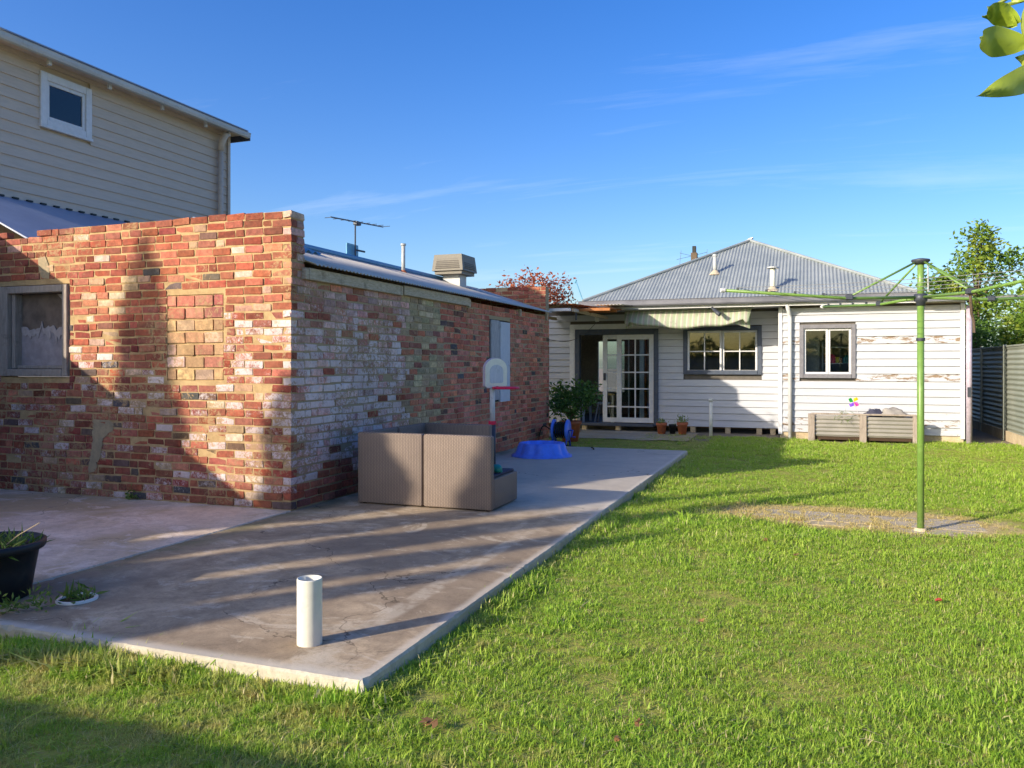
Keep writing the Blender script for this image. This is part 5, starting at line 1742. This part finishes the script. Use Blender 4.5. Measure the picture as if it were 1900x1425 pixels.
# ------------------------------------------------------------------ what stands behind and left of the camera and shades the yard
lf = thing('rendered_wall', "rendered side wall whose straight shadow crosses the courtyard slab", 'wall', (-9.6, 0, 0))
m = MB(); m.box(-9.8, -9.5, -14, 5.05, 0, 2.53); m.build('low_wall', M['plinth'], lf)
m = MB(); m.box(-9.8, -9.5, 5.051, 6.9, 0, 3.36); m.build('tall_wall', M['plinth'], lf)
rf = thing('paling_fence', "timber paling fence behind the camera that shades the near grass", 'fence', (-2, -1.5, 0))
x = -7.4
while x < 6:
    m = MB(); m.box(x, x + .145, -1.52, -1.50, 0, 1.90 + random.gauss(0, .012)); m.build('paling', M['timber_v'], rf); x += .15
for z in (.4, 1.5):
    m = MB(); m.box(-7.4, 6, -1.57, -1.521, z, z + .09); m.build('rail', M['timber'], rf)


hd = thing('reflected_hedge', "unseen green hedge added behind the rear fence for dark reflections in the house windows", 'hedge', (-1, -6, 0))  # unseen, added so the house windows reflect something dark
n_ = 9000
P = np.stack([RNG.uniform(-9, 8, n_), -6 + RNG.uniform(-.7, .7, n_), np.sqrt(RNG.random(n_)) * 3.1], 1)
P[:, 2] *= .86 + .12 * np.sin(P[:, 0] * 2.1)
leaf_mesh('foliage', P, .22, M['leaf_dark'], hd, .5, seed=81)
m = MB(); m.box(-9, 8, -6.3, -5.8, 0, 2.1); m.build('inner_branches', M['bark'], hd)


def pencil_pine(s, tip, prof, seed, label):
    """narrow conifer; s is its offset across the sunlight, prof gives (height, centre shift, radius)"""
    t0 = -10.0
    bx_, by_ = .8 * s + .6 * t0, -.6 * s + .8 * t0
    lift = .354 * 2.0
    t_ = thing('pencil_pine', label, 'tree', (bx_, by_, 0), 'pencil pines left of the yard')
    hs = [p[0] + lift for p in prof]; sh_ = [p[1] for p in prof]; rd = [p[2] * (.86 if s > -7.5 else 1) for p in prof]
    rg = np.random.default_rng(seed)
    n = 5200
    w_ = np.array([max(.02, r_) for r_ in rd])
    hh_ = rg.uniform(hs[0], hs[-1], n * 3)
    rr2 = np.interp(hh_, hs, rd)
    keep = rg.random(n * 3) < rr2 / max(rd)
    hh_ = hh_[keep][:n]; rr2 = rr2[keep][:n]
    a_ = rg.uniform(0, 2 * np.pi, len(hh_)); q_ = np.sqrt(rg.uniform(.05, 1.0, len(hh_))) * rr2 * (1 + .12 * np.sin(hh_ * 9 + a_ * 2))
    cs = np.interp(hh_, hs, sh_)
    P_ = np.stack([bx_ + .8 * cs + q_ * np.cos(a_), by_ - .6 * cs + q_ * np.sin(a_), hh_], 1)
    leaf_mesh('foliage', P_, .12, M['leaf_cypress'], t_, .5, seed=seed, up=1.2)
    m_ = MB(); m_.tube([(bx_, by_, 0), (bx_, by_, hs[0] + .2), (bx_ + .8 * sh_[-1], by_ - .6 * sh_[-1], hs[-1])], [.09, .07, .01], 7); m_.build('trunk', M['bark'], t_)


pencil_pine(-9.70, 6.3, [(2.6, .0, .38), (3.6, .12, .42), (4.1, .08, .42), (4.7, .0, .33), (5.5, -.02, .26), (5.9, -.02, .16), (6.3, -.02, .02)], 61, "pencil pine whose pointed shadow falls across the brick end wall")
pencil_pine(-8.05, 5.2, [(2.6, .0, .4), (3.8, 0, .42), (4.3, -.02, .38), (4.7, -.08, .26), (5.2, -.12, .03)], 62, "pencil pine that shades the shed's corner and the sofa's left half")
pencil_pine(-7.10, 5.8, [(2.6, .0, .5), (3.4, 0, .40), (4.0, .02, .28), (4.4, .03, .24), (5.0, .15, .13), (5.8, .28, .02)], 63, "pencil pine whose shadow crosses the sofa's right half")
pencil_pine(-6.34, 6.0, [(2.6, .0, .5), (3.3, 0, .34), (3.9, 0, .29), (4.6, .05, .22), (5.2, .10, .13), (6.0, .18, .02)], 64, "pencil pine whose long shadow reaches the clothesline pavers")
pencil_pine(-5.62, 4.7, [(2.9, .0, .45), (3.2, 0, .30), (3.5, 0, .24), (4.0, .02, .17), (4.7, .04, .02)], 65, "short pencil pine shading the middle of the slab")
pencil_pine(-5.10, 4.0, [(2.95, -.05, .3), (3.15, 0, .22), (3.4, 0, .12), (4.0, .02, .01)], 66, "shortest pencil pine, nearest the rear fence")

# ------------------------------------------------------------------ grass
def clump(seed, nbl, hgt, spread, wid):
    rg = np.random.default_rng(seed)
    V, Fc, tipv, rnd = [], [], [], []
    for b in range(nbl):
        x, y = rg.normal(size=2) * spread
        a_ = rg.uniform(0, 2 * np.pi); lean = abs(rg.normal()) * 1.3
        H = hgt * rg.uniform(.45, 1.25); W = wid * rg.uniform(.7, 1.3)
        dx, dy = np.cos(a_), np.sin(a_)
        sx_, sy_ = -dy * W / 2, dx * W / 2
        i0 = len(V)
        for (t_, wf_) in ((0, 1.0), (.5, .85), (1, 0)):
            ox = dx * lean * H * t_ ** 1.7; oy = dy * lean * H * t_ ** 1.7; z = H * t_ * (1 - .25 * lean * t_)
            if wf_ > 0:
                V += [(x + ox - sx_ * wf_, y + oy - sy_ * wf_, z), (x + ox + sx_ * wf_, y + oy + sy_ * wf_, z)]; tipv += [t_, t_]
            else:
                V.append((x + ox, y + oy, z)); tipv.append(1.0)
        Fc += [(i0, i0 + 1, i0 + 3, i0 + 2), (i0 + 2, i0 + 3, i0 + 4)]
        q = rg.random(); rnd += [q, q]
    me_ = bpy.data.meshes.new('grass_clump')
    me_.from_pydata(V, [], Fc)
    a1 = me_.attributes.new("tip", 'FLOAT', 'POINT'); a1.data.foreach_set('value', np.array(tipv, np.float32))
    a2 = me_.attributes.new("rnd", 'FLOAT', 'FACE'); a2.data.foreach_set('value', np.array(rnd, np.float32))
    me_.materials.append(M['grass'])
    return bpy.data.objects.new('grass_clump', me_)


gcol = bpy.data.collections.new('grass_clumps')
NCL = 8
gcol.objects.link(clump(320, 16, .050, .03, .0085))
for k in range(NCL - 1):
    gcol.objects.link(clump(300 + k, 32, .038, .036, .0052))


def inside_any(x, y):
    bad = (x < SX + .012) & (x > -11.5) & (y > SY0 - .015) & (y < SY1 + .02)
    bad |= (y > HY - .02) | (y > 17.0) & (x < -3.4)
    bad |= (x > FX - .06)
    bad |= (x < SHX + .05) & (y > SHY)
    bad |= (np.hypot(x - HX, y - HYY) < .05)
    bad |= (x > 0.0) & (x < 2.12) & (y > PY - .03)
    for (x0, x1, y0, y1) in ((-.70, -.08, 8.88, 9.34), (-.01, .60, 8.84, 9.34), (.68, 1.60, 8.80, 9.32), (-.03, .64, 8.60, 8.76), (.72, 1.48, 8.52, 8.72)):
        bad |= (x > x0) & (x < x1) & (y > y0) & (y < y1) & (RNG.random(len(x)) < .45)
    return bad


pts_all, scl_all = [], []
cth, sth = math.cos(th), math.sin(th)
for (d0, d1, dens, sc0) in ((2.0, 4.2, 760, .95), (4.2, 6.5, 560, 1.0), (6.5, 10.0, 330, 1.1), (10.0, 20.5, 170, 1.25)):
    n = int((d1 - d0) * (2 * .75 * d1 + 3) * dens)
    d_ = RNG.uniform(d0, d1, n); xc_ = RNG.uniform(-(.75 * d1 + 1.5), .75 * d1 + 1.5, n)
    keep = np.abs(xc_) < .75 * d_ + 1.5
    d_, xc_ = d_[keep], xc_[keep]
    x_ = xc_ * cth - d_ * sth; y_ = xc_ * sth + d_ * cth
    ok = ~inside_any(x_, y_)
    # thin, bare patches
    pat = np.sin(x_ * 2.3 + np.sin(y_ * 1.7) * 2) * np.sin(y_ * 2.9 + np.cos(x_ * 1.9) * 2)
    ok &= RNG.random(len(x_)) < np.clip(1.0 - .55 * (pat > .72) - .75 * ((y_ > 14.4) & (x_ < -1.9)) , .1, 1)
    x_, y_ = x_[ok], y_[ok]
    pts_all.append(np.stack([x_, y_, np.zeros(len(x_))], 1))
    big = .85 + .3 * np.sin(x_ * 1.1 + 2) * np.sin(y_ * .9) + .18 * np.sin(x_ * 4.3 + 3 * np.sin(y_ * 2.1)) * np.sin(y_ * 3.7 + 2 * np.cos(x_ * 1.3))
    big = np.where(RNG.random(len(x_)) < .035, big * 1.6, big)
    edge_d = np.where(x_ < SX, np.abs(y_ - SY0), np.where(y_ < SY1, np.abs(x_ - SX), 9.0))
    big = np.where(edge_d < .10, big * np.where(x_ < SX, 1.7, 1.4), big)
    dry = ((x_ - .45) / 1.6) ** 2 + ((y_ - 9.1) / .7) ** 2 < 1
    scl_all.append(sc0 * RNG.uniform(.7, 1.25, len(x_)) * big * np.where(dry, .62, 1.0))
n = 1100
x_ = RNG.uniform(-5.2, SX, n); y_ = SY0 - .012 - np.abs(RNG.normal(size=n)) * .05
pts_all.append(np.stack([x_, y_, np.zeros(n)], 1)); scl_all.append(RNG.uniform(1.1, 2.0, n) * (1.05 + .3 * np.sin(x_ * 3.1)))
n = 1100
y_ = RNG.uniform(SY0, 9.0, n); x_ = SX + .012 + np.abs(RNG.normal(size=n)) * .04
pts_all.append(np.stack([x_, y_, np.zeros(n)], 1)); scl_all.append(RNG.uniform(.9, 1.7, n) * (1 + .3 * np.sin(y_ * 2.7)))
GP = np.concatenate(pts_all); GS = np.concatenate(scl_all)
me = bpy.data.meshes.new('grass')
me.vertices.add(len(GP)); me.vertices.foreach_set('co', GP.astype(np.float32).ravel())
def addat(nm, tp, arr, key):
    q = me.attributes.new(nm, tp, 'POINT'); q.data.foreach_set(key, arr.ravel())
addat('scl', 'FLOAT', GS.astype(np.float32), 'value')
addat('idx', 'INT', np.where(RNG.random(len(GP)) < .05, 0, RNG.integers(1, NCL, len(GP))).astype(np.int32), 'value')
rot = np.stack([RNG.normal(size=len(GP)) * .12, RNG.normal(size=len(GP)) * .12, RNG.uniform(0, 6.283, len(GP))], 1)
addat('rot', 'FLOAT_VECTOR', rot.astype(np.float32), 'vector')
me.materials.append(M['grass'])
grass = bpy.data.objects.new('grass', me)
COL.objects.link(grass)
tag(grass, "short mown lawn grass with dry patches", 'grass', kind='stuff')
ng = bpy.data.node_groups.new('grass_instances', 'GeometryNodeTree')
ng.interface.new_socket('Geometry', in_out='INPUT', socket_type='NodeSocketGeometry')
ng.interface.new_socket('Geometry', in_out='OUTPUT', socket_type='NodeSocketGeometry')
gi = ng.nodes.new('NodeGroupInput'); go = ng.nodes.new('NodeGroupOutput')
ci = ng.nodes.new('GeometryNodeCollectionInfo'); ci.inputs['Collection'].default_value = gcol
ci.inputs['Separate Children'].default_value = True; ci.inputs['Reset Children'].default_value = True
ip = ng.nodes.new('GeometryNodeInstanceOnPoints'); ip.inputs['Pick Instance'].default_value = True
def named(nm, tp):
    q = ng.nodes.new('GeometryNodeInputNamedAttribute'); q.data_type = tp; q.inputs['Name'].default_value = nm
    return q.outputs['Attribute']
ng.links.new(gi.outputs[0], ip.inputs['Points'])
ng.links.new(ci.outputs[0], ip.inputs['Instance'])
ng.links.new(named('idx', 'INT'), ip.inputs['Instance Index'])
ng.links.new(named('rot', 'FLOAT_VECTOR'), ip.inputs['Rotation'])
ng.links.new(named('scl', 'FLOAT'), ip.inputs['Scale'])
ng.links.new(ip.outputs[0], go.inputs[0])
md = grass.modifiers.new('grass_instances', 'NODES'); md.node_group = ng

# thatch worn bare: short straw tufts in a few spots
# fallen leaves on the lawn
def fallen(x, y, s_, mat, label):
    bm = bmesh.new()
    rr_ = random.Random(int(x * 100 + y * 10))
    n = 7
    for k in range(n):
        a_ = rr_.uniform(0, 6.28); r_ = s_ * rr_.uniform(.1, .6)
        c_ = Vector((x + r_ * math.cos(a_), y + r_ * math.sin(a_), .035 + rr_.uniform(0, .02)))
        b_ = rr_.uniform(0, 6.28); u = Vector((math.cos(b_), math.sin(b_), rr_.uniform(-.3, .5))) * s_ * .5; v_ = Vector((-math.sin(b_), math.cos(b_), rr_.uniform(-.2, .4))) * s_ * .25
        vv = [bm.verts.new(c_ - u), bm.verts.new(c_ + v_), bm.verts.new(c_ + u), bm.verts.new(c_ - v_)]
        bm.faces.new(vv)
    m_ = MB(); m_.addbm(bm)
    tag(m_.build('fallen_leaves', M[mat]), label, 'leaves', 'dry leaves on the lawn')


for (x, y, s_, mt, lb) in ((-1.55, 3.15, .06, 'dry_leaf', "brown dead leaves in the grass nearest the slab corner"), (-.69, 3.47, .035, 'dry_leaf', "pale brown leaf in the near grass, right of the photo's middle"),
                           (.81, 5.98, .045, 'dry_leaf_red', "red fallen leaf in the grass at the right"), (-3.62, 3.27, .03, 'dry_leaf', "orange leaf in the grass by the slab's front edge"),
                           (-.1, 7.0, .05, 'dry_leaf', "brown dead leaves in the grass before the pavers"), (-.35, 7.5, .04, 'dry_leaf', "tan dead leaves in the grass, just before the left paver"),
                           (-.62, 5.0, .035, 'dry_leaf', "brown leaf in the middle of the near lawn"), (-.75, 3.30, .03, 'dry_leaf', "tan leaf low in the middle of the photo's near grass")):
    fallen(x, y, s_, mt, lb)
